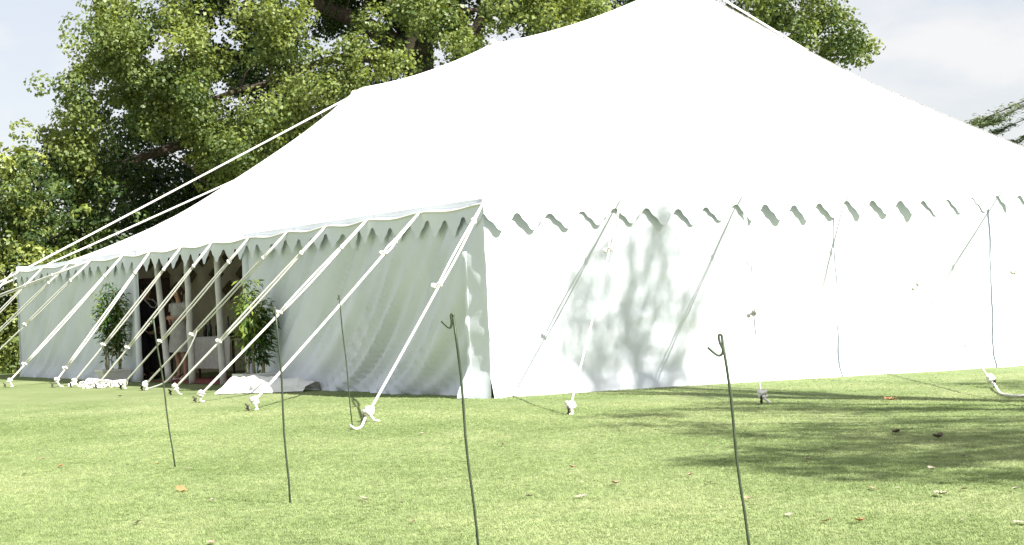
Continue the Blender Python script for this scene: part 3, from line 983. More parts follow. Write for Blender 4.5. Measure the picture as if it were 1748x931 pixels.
    # right-hand reaching bough seen past the roof
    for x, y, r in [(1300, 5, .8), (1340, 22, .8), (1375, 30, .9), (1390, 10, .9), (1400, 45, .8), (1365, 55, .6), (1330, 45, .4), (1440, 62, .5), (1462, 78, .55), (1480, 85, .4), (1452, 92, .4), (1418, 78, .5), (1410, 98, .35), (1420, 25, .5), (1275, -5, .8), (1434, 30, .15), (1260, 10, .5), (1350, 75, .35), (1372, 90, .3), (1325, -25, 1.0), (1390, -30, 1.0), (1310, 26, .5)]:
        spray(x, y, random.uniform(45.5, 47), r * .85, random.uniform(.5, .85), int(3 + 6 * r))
    left_edge = [(0, 165), (60, 150), (110, 135), (150, 112), (180, 100), (230, 105), (300, 98), (420, 90)]
    def le(y):
        for (a, x), (b, x2) in zip(left_edge, left_edge[1:]):
            if a <= y <= b: return x + (x2 - x) * (y - a) / (b - a)
        return 165 if y < 0 else 90
    n = 0
    while n < 230:
        px, py = random.uniform(95, 1120), random.uniform(-60, 410)
        if px < le(py) + 42: continue
        if px > 830 and py > 60: continue
        d = random.uniform(45.5, 50.5)
        spray(px, py, d, .8, random.uniform(.02, .34), 7, 1.15)  # low leaf tints stand in for shade inside the crown
        n += 1
    # top of the crown above the picture
    for _ in range(150):
        a, q = random.uniform(0, 6.283), math.sqrt(random.random())
        x, y = -1.2 + 9.6 * q * math.cos(a), 48 + 6.5 * q * math.sin(a)
        z = 10.8 + 6.0 * math.sqrt(max(0, 1 - q * q)) * random.uniform(.3, 1)
        for _k in range(6):
            B.append((x + random.gauss(0, .6), y + random.gauss(0, .6), z + random.gauss(0, .5), random.uniform(.5, .75), random.uniform(.3, .7)))
    holes = [(378, 55, 26, 30), (405, 76, 16, 13), (266, 93, 20, 15), (372, 152, 20, 15), (632, 106, 18, 15), (677, 54, 13, 14), (632, 60, 18, 11), (752, 90, 18, 26), (842, 68, 18, 12), (815, 40, 16, 20), (882, 55, 22, 16), (170, 148, 10, 8), (205, 193, 14, 9), (312, 262, 20, 9), (492, 2, 24, 13), (1335, 60, 16, 8), (700, 75, 16, 18), (722, 85, 20, 22), (660, 78, 38, 9), (640, 30, 26, 10), (850, 30, 8, 26)]
    def hole(P):
        x, y = proj_np(P)
        keep = np.ones(len(P), bool)
        for hx, hy, a, b in holes:
            an = np.arctan2((y - hy) / b, (x - hx) / a)
            q = ((x - hx) / a) ** 2 + ((y - hy) / b) ** 2
            lim = 0.75 + 0.5 * np.sin(an * 2 + hx) * np.sin(an * 3 + hy) + 0.35 * np.sin(an * 7 + hx * 3)
            keep &= ~(q + 0.5 * rng.normal(size=len(P)) < lim)
        return keep
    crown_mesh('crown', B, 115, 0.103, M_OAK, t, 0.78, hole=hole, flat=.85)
oak()

# ------------------------------------------------------------------ shrubs and trees at the left edge
def bush(name, label, cat, foot, blobs, mtl, per=60, size=0.13, trunk_h=1.2, grp=None, ratio=.55, tint=(.3, .7)):
    base = at_depth(*foot); base.z = G(base.x)
    t = thing(name, label, cat, base, grp)
    mb = MB()
    for k in range(5):
        a = k * 1.26
        e = base + Vector((math.cos(a) * .9, math.sin(a) * .6, trunk_h + random.uniform(0.6, 2.0)))
        limb(mb, [base + Vector((math.cos(a) * .1, math.sin(a) * .1, -.1)), base.lerp(e, .5) + Vector((0, 0, .3)), e], .07, .02, 6, k)
    mb.build('stems', M_BARK, t)
    cl = []
    for (px, py, dep, r, k, ti) in blobs:
        c = at_depth(px, py, dep)
        for _ in range(k):
            o_ = Vector((random.gauss(0, .5), random.gauss(0, .5), random.gauss(0, .45))) * r
            p = c + o_
            p.z = max(p.z, G(p.x) + .15)
            cl.append((p.x, p.y, p.z, random.uniform(.2, .38) * (.7 + .4 * r), random.gauss(ti, .13)))
    crown_mesh('foliage', cl, per, size, mtl, t, ratio)

blobs = []
for py in range(262, 660, 34):
    for px in (-60, -20, 15, 45):
        if py < 310 - max(0, px): continue
        blobs.append((px + random.uniform(-12, 12), py + random.uniform(-10, 10) + (8 if px > 30 else 0), random.uniform(40.0, 42), 1.0, 8, random.choice((.2, .45, .65, .85))))
bush('laurel_shrub', 'light green bushy shrub reaching the ground left of the marquee', 'shrub', (-10, 600, 41), blobs, M_HEDGE, 55, .13)
blobs = []
for py in range(292, 470, 32):
    for px in (50, 85, 120, 160):
        blobs.append((px + random.uniform(-14, 14), py + random.uniform(-10, 10) + (0 if px > 60 else 12), random.uniform(43, 44.5), .9, 7, random.choice((.1, .2, .35, .6))))
bush('small_tree', 'grey green leafy tree between the pale shrub and the oak', 'tree', (90, 600, 44), blobs, M_HEDGE, 50, .13, 2.4)
blobs = []
for px in range(95, 640, 45):
    for py in (330, 370, 410, 450):
        if py < 330 - (px - 300) * .5: continue
        blobs.append((px + random.uniform(-18, 18), py + random.uniform(-14, 14), random.uniform(50, 52), 1.4, 9, random.choice((.2, .4, .5, .8))))
for px in range(100, 520, 60):
    blobs.append((px, random.uniform(255, 330), random.uniform(51, 53), 1.5, 9, .3))
bush('holly_hedge', 'dark evergreen hedge below the oak behind the marquee roof', 'hedge', (330, 600, 52), blobs, M_DARKBUSH, 55, .2, 2.0)

# ------------------------------------------------------------------ cedar at the right edge
def cedar():
    base = Vector((19.2, 46, G(19.2)))
    t = thing('cedar_tree', 'cedar tree at the right edge with layered drooping boughs', 'tree', base)
    mb = MB()
    limb(mb, [base + Vector((0, 0, -.3)), base + Vector((.1, 0, 4)), base + Vector((0, .1, 9)), base + Vector((.1, 0, 14))], .5, .12, 10, 3)
    mb.build('trunk', M_BARK, t)
    mb = MB()
    P, Nn, S_, T_, TG = [], [], [], [], []
    def bough(a, e, n, droop, tint, w):
        Q = limb(mb, [a, a.lerp(e, .5) + Vector((0, 0, .35)), e + Vector((0, 0, -droop * .4)), e + Vector(((e - a).x * .08, 0, -droop))], .03, .006, 6, n)
        for q in range(3, len(Q)):
            f = q / len(Q)
            for k in range(int(70 * w)):
                s = Vector((random.gauss(0, .20), random.gauss(0, .26), random.gauss(0, .06))) * w
                p = Q[q] + s
                p.z -= abs(s.y) * .25
                P.append(p[:]); Nn.append((random.gauss(0, .3), random.gauss(0, .3), 1)); S_.append(random.uniform(.14, .30)); T_.append(random.gauss(tint, .15))
                dr = (e - a).normalized()
                TG.append((dr.x + random.gauss(0, .35), dr.y + random.gauss(0, .6), dr.z - .25 + random.gauss(0, .2)))
    D = 45
    bough(base + Vector((0, 0, 7.2)), at_depth(1700, 184, D), 1, .38, .75, .85)
    bough(base + Vector((0, 0, 7.6)), at_depth(1722, 186, 44), 2, .3, .6, .7)
    bough(base + Vector((0, 0, 6.7)), at_depth(1728, 205, 46), 3, .3, .25, .45)
    bough(base + Vector((0, 0, 6.0)), at_depth(1748, 226, D), 4, .35, .35, .6)
    for k in range(16):
        h = 4.0 + k * .62
        an = k * 2.4
        if math.cos(an) < -.5: an += 1.6
        ln = 4.2 * (1 - k / 20)
        bough(base + Vector((0, 0, h)), base + Vector((math.cos(an) * ln, math.sin(an) * ln, h - .2)), 20 + k, .3, .4, .8)
    mb.build('limbs', M_BARK, t)
    V, F, ti = leaf_quads(np.array(P), np.array(Nn), np.array(S_), np.clip(np.array(T_), 0, 1), .22, np.array(TG))
    obj('needles', np_mesh('needles', V, F, {'tint': ti}), M_CEDAR, t, smooth=False)
cedar()

# ------------------------------------------------------------------ tree outside the frame whose shade falls on lawn and wall
def shade_tree():
    base = Vector((14.0, 8.2, G(14.0)))
    t = thing('lime_tree', 'tall tree standing right of the view and throwing dappled shade on the lawn', 'tree', base)
    mb = MB()
    limb(mb, [base + Vector((0, 0, -.3)), base + Vector((0, .1, 2.5)), base + Vector((-.2, .3, 6)), base + Vector((-.4, .6, 11)), base + Vector((-.6, .8, 16))], .42, .1, 10, 2)
    mb.build('trunk', M_BARK, t)
    mb = MB()
    tg = [(1230, 674, .45), (1350, 690, .7), (1440, 698, .7), (1600, 722, .9), (1700, 735, 1.0), (1500, 742, .9), (1380, 732, .7), (1250, 742, .6), (1150, 728, .5), (1330, 772, .5), (1430, 792, .5),
          (1560, 785, .75), (1660, 775, .9), (1740, 785, .9), (1800, 760, 1.2), (1860, 800, 1.2), (1450, 812, .35), (1735, 818, .4), (1060, 713, .35), (1180, 700, .5), (1700, 655, .45), (1790, 660, .7), (1620, 700, .6), (1190, 790, .3), (1560, 752, .8), (1640, 748, .8), (1750, 750, 1), (1500, 700, .4), (1300, 700, .5), (1260, 690, .5)]
    B = []
    def place(P, s): return P + U * s
    for x, y, r in tg:
        c = place(gp(x, y), random.uniform(12, 15.5))
        src = base + Vector((-.2, .4, random.uniform(5, 9)))
        limb(mb, [src, src.lerp(c, .5) + Vector((0, 0, .3)), c], .06, .02, 5, int(x))
        for _ in range(int(5 + 11 * r)):
            o_ = Vector((random.gauss(0, .5), random.gauss(0, .5), random.gauss(0, .35))) * r
            B.append((c.x + o_.x, c.y + o_.y, c.z + o_.z, random.uniform(.2, .36), random.uniform(.3, .7)))
    def wallpt(px, py):
        r = ray(px, py); n = -L
        q = (T(0, 0, 0) - CAM).dot(n) / r.dot(n)
        return CAM + r * q
    # long thin sprays whose shade climbs the end wall
    W = []
    for pts, r, k, lw in (([(986, 405), (982, 470), (978, 530), (972, 590), (1010, 655)], .16, 6, .035),
                      ([(1086, 355), (1082, 400), (1080, 460), (1076, 540), (1085, 610), (1120, 660)], .20, 8, .09),
                      ([(1134, 350), (1134, 400), (1128, 470), (1120, 540), (1095, 600)], .16, 6, .05),
                      ([(1262, 365), (1225, 440), (1200, 510), (1170, 590), (1140, 655)], .07, 3, .05),
                      ([(1000, 650), (1060, 660), (1120, 655), (1180, 658)], .20, 8, .03),
                      ([(1078, 540), (1040, 545), (1000, 560), (955, 542)], .09, 3, .035), ([(1140, 520), (1165, 500), (1180, 470)], .08, 3, .03),
                      ([(1000, 480), (1030, 440), (1045, 400)], .08, 2, .03), ([(1060, 640), (1030, 600), (1020, 560)], .16, 4, .03), ([(1100, 420), (1118, 385), (1122, 360)], .07, 2, .03)):
        C3 = [place(wallpt(*p), 18.5 + 0.3 * random.random()) for p in pts]
        src = base + Vector((-.4, .6, 11.5))
        limb(mb, [C3[-1]] + C3[::-1][1:], lw, lw * .4, 6, len(pts))
        limb(mb, [src, src.lerp(C3[-1], .5) + Vector((0, 0, .3)), C3[-1]], .08, lw, 6, len(pts))
        for a, b in zip(C3, C3[1:]):
            for i in range(int(k * 1.4)):
                q = a.lerp(b, random.random())
                o_ = Vector((random.gauss(0, 1), random.gauss(0, 1), random.gauss(0, 1))) * r * 1.35
                W.append((q.x + o_.x, q.y + o_.y, q.z + o_.z, random.uniform(.16, .26), random.uniform(.3, .7)))
    # rest of the crown, away from the sun lines that fall in view
    for _ in range(60):
        a = random.uniform(-.9, 1.2)
        q = random.uniform(.4, 1)
        c = Vector((15.5 + 3.2 * q * math.cos(a), 6.0 + 3.2 * q * math.sin(a), random.uniform(8, 15)))
        for _k in range(4):
            B.append((c.x + random.gauss(0, .4), c.y + random.gauss(0, .4), c.z + random.gauss(0, .3), random.uniform(.3, .5), random.uniform(.3, .7)))
    mb.build('limbs', M_BARK, t)
    crown_mesh('crown', B, 34, 0.095, M_OAK, t, .8, flat=.9)
    crown_mesh('crown', W, 17, 0.075, M_OAK, t, .8, flat=1.0)
shade_tree()

# ------------------------------------------------------------------ potted bamboos beside the doorway
def bamboo(label, px, pb, ptop, w, seed, tintbase, potz):
    random.seed(seed)
    d = d_at(px, 0.2, -0.32)
    base = T(d, -0.32, 0)
    t = thing('potted_bamboo', label, 'potted plant', base, 'potted bamboos flanking the doorway')
    ph, pw = 0.24, 0.26
    mb = MB()
    M = Matrix.Rotation(TH, 3, 'Z')
    ring = []
    for z, s in ((0.0, .8), (ph - .03, 1.0), (ph - .03, 1.08), (ph, 1.08), (ph, .95), (ph - .05, .93)):
        ring.append([base + M @ Vector((x * pw * s, y * pw * .75 * s, z)) for x, y in ((-1, -1), (1, -1), (1, 1), (-1, 1))])
    vs = [v for r_ in ring for v in r_]
    fs = [(i * 4 + k, i * 4 + (k + 1) % 4, (i + 1) * 4 + (k + 1) % 4, (i + 1) * 4 + k) for i in range(len(ring) - 1) for k in range(4)]
    fs += [(3, 2, 1, 0), tuple(20 + k for k in range(4))]
    mb.add(vs, fs).build('pot', M_POT, t, smooth=False)
    depth = (base - CAM).dot(fwd)
    H = (pb - ptop) / FPX * depth
    mb = MB(); P, Nn, S_, T_, TG = [], [], [], [], []
    for k in range(11):
        a = random.uniform(0, 6.28)
        q0 = base + Vector((math.cos(a) * .13, math.sin(a) * .09, ph - .06))
        hh = H * random.uniform(.62, 1.0)
        q1 = base + Vector((math.cos(a) * w * random.uniform(.3, 1), math.sin(a) * w * .6, hh))
        Q = [q0.lerp(q1, i / 7) + Vector((noise.noise(Vector((i * .5, k, seed))) * .05, 0, 0)) for i in range(8)]
        mb.tube(Q, [.011 - .001 * i for i in range(8)], 6)
        bright = random.random()
        for i in range(2, 8):
            nl = 20 if i < 4 else 34
            if i == 2: nl = 5
            for _ in range(nl):
                an = random.uniform(0, 6.28); rr = random.uniform(.02, .17) * (1.15 if i > 3 else .8)
                p = Q[i] + Vector((math.cos(an) * rr, math.sin(an) * rr, random.uniform(-.16, .16)))
                P.append(p[:]); TG.append((math.cos(an), math.sin(an), random.uniform(-.8, .3)))
                Nn.append((math.cos(an) * .4 + random.gauss(0, .4), math.sin(an) * .4 + random.gauss(0, .4), .8))
                S_.append(random.uniform(.09, .16)); T_.append(tintbase + .5 * (bright > .7) * (i > 3) + random.gauss(0, .12))
    mb.build('canes', M_CANE, t)
    V, F, ti = leaf_quads(np.array(P), np.array(Nn), np.array(S_), np.clip(np.array(T_), 0, 1), .26, np.array(TG))
    obj('foliage', np_mesh('foliage', V, F, {'tint': ti}), M_BAMBOO, t, smooth=False)
bamboo('bushy bamboo in a white pot right of the doorway', 436, 642, 462, .25, 3, .20, 0)
bamboo('darker bamboo plant left of the doorway against the canvas wall', 194, 648, 490, .18, 9, .12, 0)
random.seed(21)

# ------------------------------------------------------------------ inside the doorway
DM = (DOOR_R + DOOR_L) / 2
o = grid(20, 4, lambda u, v: T(DOOR_R + .1 + (DOOR_L - DOOR_R - .2) * u, 0.05 + 2.6 * v, 0.012)).build('rug', M_RUG)
tag(o, 'dull red matting laid on the ground inside the doorway', 'matting')

def screen():
    dS, w0, w1 = 15.0, 0.35, 6.0
    t = thing('lining_curtain', 'cream curtain hung with dark diamond panels inside the marquee', 'curtain', T(dS, (w0 + w1) / 2))
    def fn(u, v):
        w = w0 + (w1 - w0) * u
        return T(dS + .04 * math.sin(u * 70), w, min(2.75, roof_z(dS, w) - .10 - G(T(dS, w).x)) * v)
    grid(80, 6, fn).build('drape', M_CREAM, t)
    rr = random.Random(4)
    for row in range(4):
        for k in range(9):
            w = .62 + k * .56 + (.28 if row % 2 else 0)
            z = min(2.28, roof_z(dS, w) - .35) - row * .33
            s = .15 + .04 * rr.random()
            if row > 1 and rr.random() < .45: continue
            q = [T(dS - .09, w - s, z), T(dS - .09, w, z - s * 1.15), T(dS - .09, w + s, z), T(dS - .09, w, z + s * 1.15)]
            q2 = [p + L * .02 for p in q]
            MB().add(q + q2, [(0, 1, 2, 3), (7, 6, 5, 4), (0, 4, 5, 1), (1, 5, 6, 2), (2, 6, 7, 3), (3, 7, 4, 0)]).build('diamond_panel', M_OLIVE, t, smooth=False)
screen()

def table():
    dA, dB = d_at(404, .5, .95), d_at(338, .5, .95)
    w0, w1 = .85, 1.5
    c = T((dA + dB) / 2, (w0 + w1) / 2)
    t = thing('table', 'long trestle table standing inside the doorway', 'table', c)
    mb = MB(); q = [T(d, w, .72) for d, w in ((dA, w0), (dB, w0), (dB, w1), (dA, w1))]
    mb.add(q + [p + Vector((0, 0, .025)) for p in q], [(3, 2, 1, 0), (4, 5, 6, 7), (0, 1, 5, 4), (1, 2, 6, 5), (2, 3, 7, 6), (3, 0, 4, 7)]).build('tabletop', M_DARKWOOD, t, smooth=False)
    for d, w in ((dA + .1, w0 + .08), (dB - .1, w0 + .08), (dB - .1, w1 - .08), (dA + .1, w1 - .08)):
        MB().tube([T(d, w, 0), T(d, w, .72)], .022, 8).build('leg', M_DARKWOOD, t)
    def cl(u, v):
        d = dA - .02 + (dB - dA + .04) * u
        if v < .5:
            f = v / .5
            return T(d, w0 - .02 - .03 * (1 - f) - .025 * math.sin(u * 38) * (1 - f), .2 + .553 * f)
        return T(d, w0 - .02 + (w1 - w0 + .04) * (v - .5) / .5, .753)
    o = grid(50, 10, cl).build('tablecloth', M_DRESS)
    tag(o, 'pale cloth hanging over the table inside the doorway', 'tablecloth')
    rr = random.Random(3)
    for k in range(8):
        d = dA + .12 + (dB - dA - .24) * k / 7 + rr.uniform(-.03, .03); w = rr.uniform(w0 + .1, w1 - .15)
        b = T(d, w, .757); h = rr.uniform(.16, .34); r = rr.uniform(.03, .045)
        o = MB().tube([b, b + Vector((0, 0, h * .6)), b + Vector((0, 0, h * .72)), b + Vector((0, 0, h))], [r, r, r * .4, r * .36], 10).build('bottle', M_BOTTLE)
        tag(o, 'dark bottle, %s from the right on the cloth covered table in the doorway' % ('first', 'second', 'third', 'fourth', 'fifth', 'sixth', 'seventh', 'eighth')[k], 'bottle', 'bottles on the table inside the marquee')
table()

def dark_cabinet():
    d0, d1 = d_at(214, 1.2, .95), d_at(250, 1.2, .95)
    d1, d0 = min(d0, d1), max(d0, d1)
    c = T((d0 + d1) / 2, 1.2)
    t = thing('cabinet', 'tall dark cabinet standing behind the suited person', 'cabinet', c)
    M = Matrix.Rotation(TH + math.pi / 2, 3, 'Z')
    MB().box(c + Vector((0, 0, .95)), (abs(d0 - d1), .5, 1.9), M).build('carcass', M_DARKWOOD, t, smooth=False)
    for k in (-1, 1):
        MB().box(c + M @ Vector((k * abs(d0 - d1) * .25, .262, .97)), (abs(d0 - d1) * .46, .02, 1.75), M).build('door', M_DARKWOOD, t, smooth=False)
dark_cabinet()

# ------------------------------------------------------------------ people
def skin_obj(name, verts, edges, radii, mtl, parent, sub=1):
    me = bpy.data.meshes.new(name)
    me.from_pydata([tuple(v) for v in verts], edges, [])
    o = bpy.data.objects.new(name, me); C.objects.link(o)
    me.materials.append(mtl)
    sk = o.modifiers.new('skin', 'SKIN'); sk.use_smooth_shade = True
    lay = me.skin_vertices[0].data
    for i, r in enumerate(radii):
        lay[i].radius = r if isinstance(r, tuple) else (r, r)
        lay[i].use_root = (i == 0)
    s = o.modifiers.new('sub', 'SUBSURF'); s.levels = sub; s.render_levels = sub
    o.parent = parent
    return o

def chain(lists):
    """lists of (joint name, xyz, radius); repeated names are shared"""
    idx, V, Rr, E = {}, [], [], []
    for ch in lists:
        prev = None
        for nm, p, r in ch:
            if nm not in idx:
                idx[nm] = len(V); V.append(p); Rr.append(r)
            if prev is not None:
                e = (prev, idx[nm])
                if e not in E: E.append(e)
            prev = idx[nm]
    return V, E, Rr

def fingers(wr, dirv, side, nm, s=1.0):
    """palm and five fingers from a wrist"""
    wr, dirv, side = Vector(wr), Vector(dirv).normalized(), Vector(side).normalized()
    out = []
    palm = wr + dirv * .07
    bend = dirv.cross(side)
    for k, (o_, ln) in enumerate(((-.027, .07), (-.009, .085), (.010, .08), (.028, .062))):
        b = palm + side * o_ + dirv * .02
        out.append([(nm + 'palm', tuple(palm), (.030, .016)), (nm + 'k%d' % k, tuple(b), .0105), (nm + 'm%d' % k, tuple(b + dirv * ln * .5 + bend * .008), .0092), (nm + 't%d' % k, tuple(b + dirv * ln * .85 + bend * .028), .0075)])
    th = wr + dirv * .03
    out.append([(nm + 'palm', tuple(palm), (.030, .016)), (nm + 'th0', tuple(th + side * -.035), .0125), (nm + 'th1', tuple(th + side * -.055 + dirv * .03), .0105), (nm + 'th2', tuple(th + side * -.06 + dirv * .055), .0085)])
    return out

def head_mesh(parent, c, yaw, mtl_hair, hair='short', name='hair'):
    """hair cap hugging the skull; c is the head centre in the figure's own frame"""
    M = Matrix.Rotation(yaw, 3, 'Z')
    mb = MB(); vs = []; n, w = 9, 14
    low = -.1 if hair == 'short' else -.75
    for i in range(n + 1):
        for k in range(w):
            ph = 2 * math.pi * k / w
            front = max(0, math.cos(ph))
            tmax = math.pi * (.62 - .30 * front) if hair == 'short' else math.pi * (.72 - .38 * front)
            th = tmax * i / n
            d = Vector((math.sin(th) * math.cos(ph) * .098, math.sin(th) * math.sin(ph) * .086, math.cos(th) * .122 + .012))
            if hair != 'short' and i > 6: d.z -= .05 * (i - 6) * (1 - front)
            vs.append(Vector(c) + M @ d)
    fs = [(i * w + k, (i + 1) * w + k, (i + 1) * w + (k + 1) % w, i * w + (k + 1) % w) for i in range(n) for k in range(w)]
    o = mb.add(vs, fs).build(name, mtl_hair)
    o.parent = parent
    return o

def face_bits(parent, c, yaw):
    M = Matrix.Rotation(yaw, 3, 'Z')
    for s in (-1, 1):
        o = MB().blob(Vector(c) + M @ Vector((.078, s * .03, .005)), .012, 6, 0).build('eye', M_WHITE); o.parent = parent
        q = MB().blob(Vector(c) + M @ Vector((.0885, s * .03, .005)), .0055, 5, 0).build('iris', M_HAIR); q.parent = o
        e = MB().blob(Vector(c) + M @ Vector((-.005, s * .082, -.01)), .026, 6, .2, 1, (.7, .35, 1.2)).build('ear', M_SKIN); e.parent = parent
    o = MB().tube([Vector(c) + M @ Vector((.080, -.022, -.056)), Vector(c) + M @ Vector((.088, 0, -.054)), Vector(c) + M @ Vector((.080, .022, -.056))], .006, 6).build('lips', noisy('lip', (.34, .13, .11), (.4, .16, .13))); o.parent = parent

def man():
    base = T(d_at(254, .0, .55), .55, 0)
    depth = (base - CAM).dot(fwd)
    # the figure's own frame: x is the way it faces
    t = thing('person', 'person in a dark suit with a pale strap at the collar, in the doorway', 'person', base, rz=math.radians(-35))
    H = lambda a: [(n, p, r) for n, p, r in a]
    pel = ('pel', (0, 0, .93), (.13, .115))
    body = chain([
        [pel, ('waist', (0, 0, 1.08), (.12, .105)), ('chest', (.0, 0, 1.28), (.145, .115)), ('neckb', (0, 0, 1.47), .065), ('neck', (.012, 0, 1.53), .052), ('jaw', (.03, 0, 1.585), (.058, .066)), ('skull', (.015, 0, 1.66), (.078, .096)), ('crown', (.0, 0, 1.725), (.055, .06))],
        [('jaw', (.03, 0, 1.585), (.058, .066)), ('nose', (.105, 0, 1.635), .012)],
        [('chest', 0, 0), ('shl', (0, .18, 1.41), .055), ('ell', (-.03, .25, 1.14), .042), ('wrl', (.10, .24, .92), .028)],
        [('chest', 0, 0), ('shr', (0, -.18, 1.41), .055), ('elr', (-.02, -.25, 1.14), .042), ('wrr', (.17, -.16, 1.03), .028)],
        [pel, ('hipl', (0, .10, .88), .085), ('knl', (.03, .11, .50), .055), ('ankl', (-.01, .11, .09), .038), ('toel', (.15, .13, .035), .034)],
        [pel, ('hipr', (0, -.10, .88), .085), ('knr', (.0, -.11, .50), .055), ('ankr', (-.04, -.11, .09), .038), ('toer', (.12, -.13, .035), .034)],
        [('wrl', 0, 0)] + fingers((.10, .24, .92), (.45, -.05, -.8), (1, 0, .4), 'l')[0],
    ] + [f for f in fingers((.10, .24, .92), (.45, -.05, -.8), (1, 0, .4), 'l')[1:]] +
        [[('wrr', 0, 0)] + fingers((.17, -.16, 1.03), (.8, .4, .1), (0, 0, 1), 'r')[0]] + [f for f in fingers((.17, -.16, 1.03), (.8, .4, .1), (0, 0, 1), 'r')[1:]])
    skin_obj('body', *body, M_SKIN, t, 2)
    jac = chain([
        [('hem', (0, 0, .84), (.15, .19)), ('w', (0, 0, 1.06), (.14, .165)), ('c', (0, 0, 1.27), (.155, .19)), ('y', (-.005, 0, 1.42), (.10, .12)), ('col', (-.012, 0, 1.49), (.075, .078))],
        [('c', 0, 0), ('sl', (0, .185, 1.40), .075), ('el', (-.03, .255, 1.14), .062), ('cl', (.09, .243, .945), .046)],
        [('c', 0, 0), ('sr', (0, -.185, 1.40), .075), ('er', (-.02, -.255, 1.14), .062), ('cr', (.155, -.17, 1.025), .046)]])
    skin_obj('jacket', *jac, M_SUIT, t, 2)
    tr = chain([
        [('p', (0, 0, .92), (.135, .14)), ('hl', (0, .10, .82), .105), ('kl', (.03, .11, .50), .078), ('al', (-.01, .11, .10), .065)],
        [('p', 0, 0), ('hr', (0, -.10, .82), .105), ('kr', (0, -.11, .50), .078), ('ar', (-.04, -.11, .10), .065)]])
    skin_obj('trousers', *tr, M_SUIT, t, 2)
    for s, x in ((1, .0), (-1, -.03)):
        o = MB().blob(Vector((x + .055, s * .12, .045)), .06, 8, .1, 2, (2.0, .85, .75)).build('shoe', M_HAIR); o.parent = t
    head_mesh(t, (.012, 0, 1.655), 0, M_HAIR)
    face_bits(t, (.012, 0, 1.645), 0)
    # pale strap that loops from the collar across the chest
    P = [(-.05, .085, 1.50), (.06, .13, 1.46), (.16, .13, 1.38), (.205, .04, 1.315), (.20, -.05, 1.33), (.165, -.10, 1.41), (.06, -.11, 1.49), (-.05, -.075, 1.51)]
    mb = MB(); Q = []
    for i in range(len(P)):
        Q.append(Vector(P[i]))
    o = mb.tube(Q, .013, 6).build('strap', M_WHITE); o.parent = t
man()

def woman():
    base = T(d_at(311, .0, .65), .65, 0)
    t = thing('person', 'person in a pale knee-length dress with bare legs, in the doorway', 'person', base, rz=math.radians(-125))
    pel = ('pel', (0, 0, .90), (.115, .12))
    body = chain([
        [pel, ('waist', (0, 0, 1.04), (.10, .09)), ('chest', (.0, 0, 1.23), (.12, .105)), ('neckb', (0, 0, 1.39), .052), ('neck', (.01, 0, 1.44), .044), ('jaw', (.03, 0, 1.49), (.052, .058)), ('skull', (.015, 0, 1.565), (.074, .09)), ('crown', (.0, 0, 1.625), (.052, .056))],
        [('jaw', 0, 0), ('nose', (.10, 0, 1.54), .011)],
        [('chest', 0, 0), ('shl', (0, .155, 1.34), .045), ('ell', (.0, .21, 1.09), .036), ('wrl', (.19, .08, 1.10), .024)],
        [('chest', 0, 0), ('shr', (0, -.155, 1.34), .045), ('elr', (-.02, -.21, 1.09), .036), ('wrr', (.17, -.08, 1.05), .024)],
        [pel, ('hipl', (0, .09, .84), .085), ('knl', (.02, .085, .47), .052), ('cafl', (-.015, .085, .33), .05), ('ankl', (-.01, .085, .08), .032), ('toel', (.13, .10, .03), .03)],
        [pel, ('hipr', (0, -.09, .84), .085), ('knr', (.02, -.085, .47), .052), ('cafr', (-.015, -.085, .33), .05), ('ankr', (-.01, -.085, .08), .032), ('toer', (.13, -.10, .03), .03)],
        [('wrl', 0, 0)] + fingers((.19, .08, 1.10), (.5, -.7, .1), (0, 0, 1), 'l')[0],
    ] + [f for f in fingers((.19, .08, 1.10), (.5, -.7, .1), (0, 0, 1), 'l')[1:]] +
        [[('wrr', 0, 0)] + fingers((.17, -.08, 1.05), (.5, .7, .1), (0, 0, 1), 'r')[0]] + [f for f in fingers((.17, -.08, 1.05), (.5, .7, .1), (0, 0, 1), 'r')[1:]])
    skin_obj('body', *body, M_SKIN, t, 2)
    vs = []; prof = [(.50, .20, .235), (.62, .19, .225), (.78, .165, .20), (.92, .145, .18), (1.03, .115, .145), (1.12, .122, .15), (1.24, .14, .165), (1.33, .11, .165), (1.37, .09, .12)]
    w = 24
    for z, a, b in prof:
        for k in range(w):
            ph = 2 * math.pi * k / w
            q = 1 + .05 * math.sin(ph * 7 + z * 3) * max(0, (1.0 - z))
            vs.append(Vector((math.cos(ph) * a * q, math.sin(ph) * b * q, z)))
    fs = [(i * w + k, i * w + (k + 1) % w, (i + 1) * w + (k + 1) % w, (i + 1) * w + k) for i in range(len(prof) - 1) for k in range(w)]
    o = MB().add(vs, fs).build('dress', M_DRESS); o.parent = t
    for s in (-1, 1):
        o = MB().tube([(0, s * .12, 1.33), (.0, s * .175, 1.32), (-.0, s * .20, 1.22)], [.075, .07, .055], 10).build('sleeve', M_DRESS); o.parent = t
        o = MB().blob(Vector((.05, s * .093, .02)), .05, 8, .05, 2, (2.1, .8, .4)).build('sandal', M_WHITE); o.parent = t
    head_mesh(t, (.012, 0, 1.56), 0, M_BROWN, 'long')
    face_bits(t, (.012, 0, 1.55), 0)
woman()

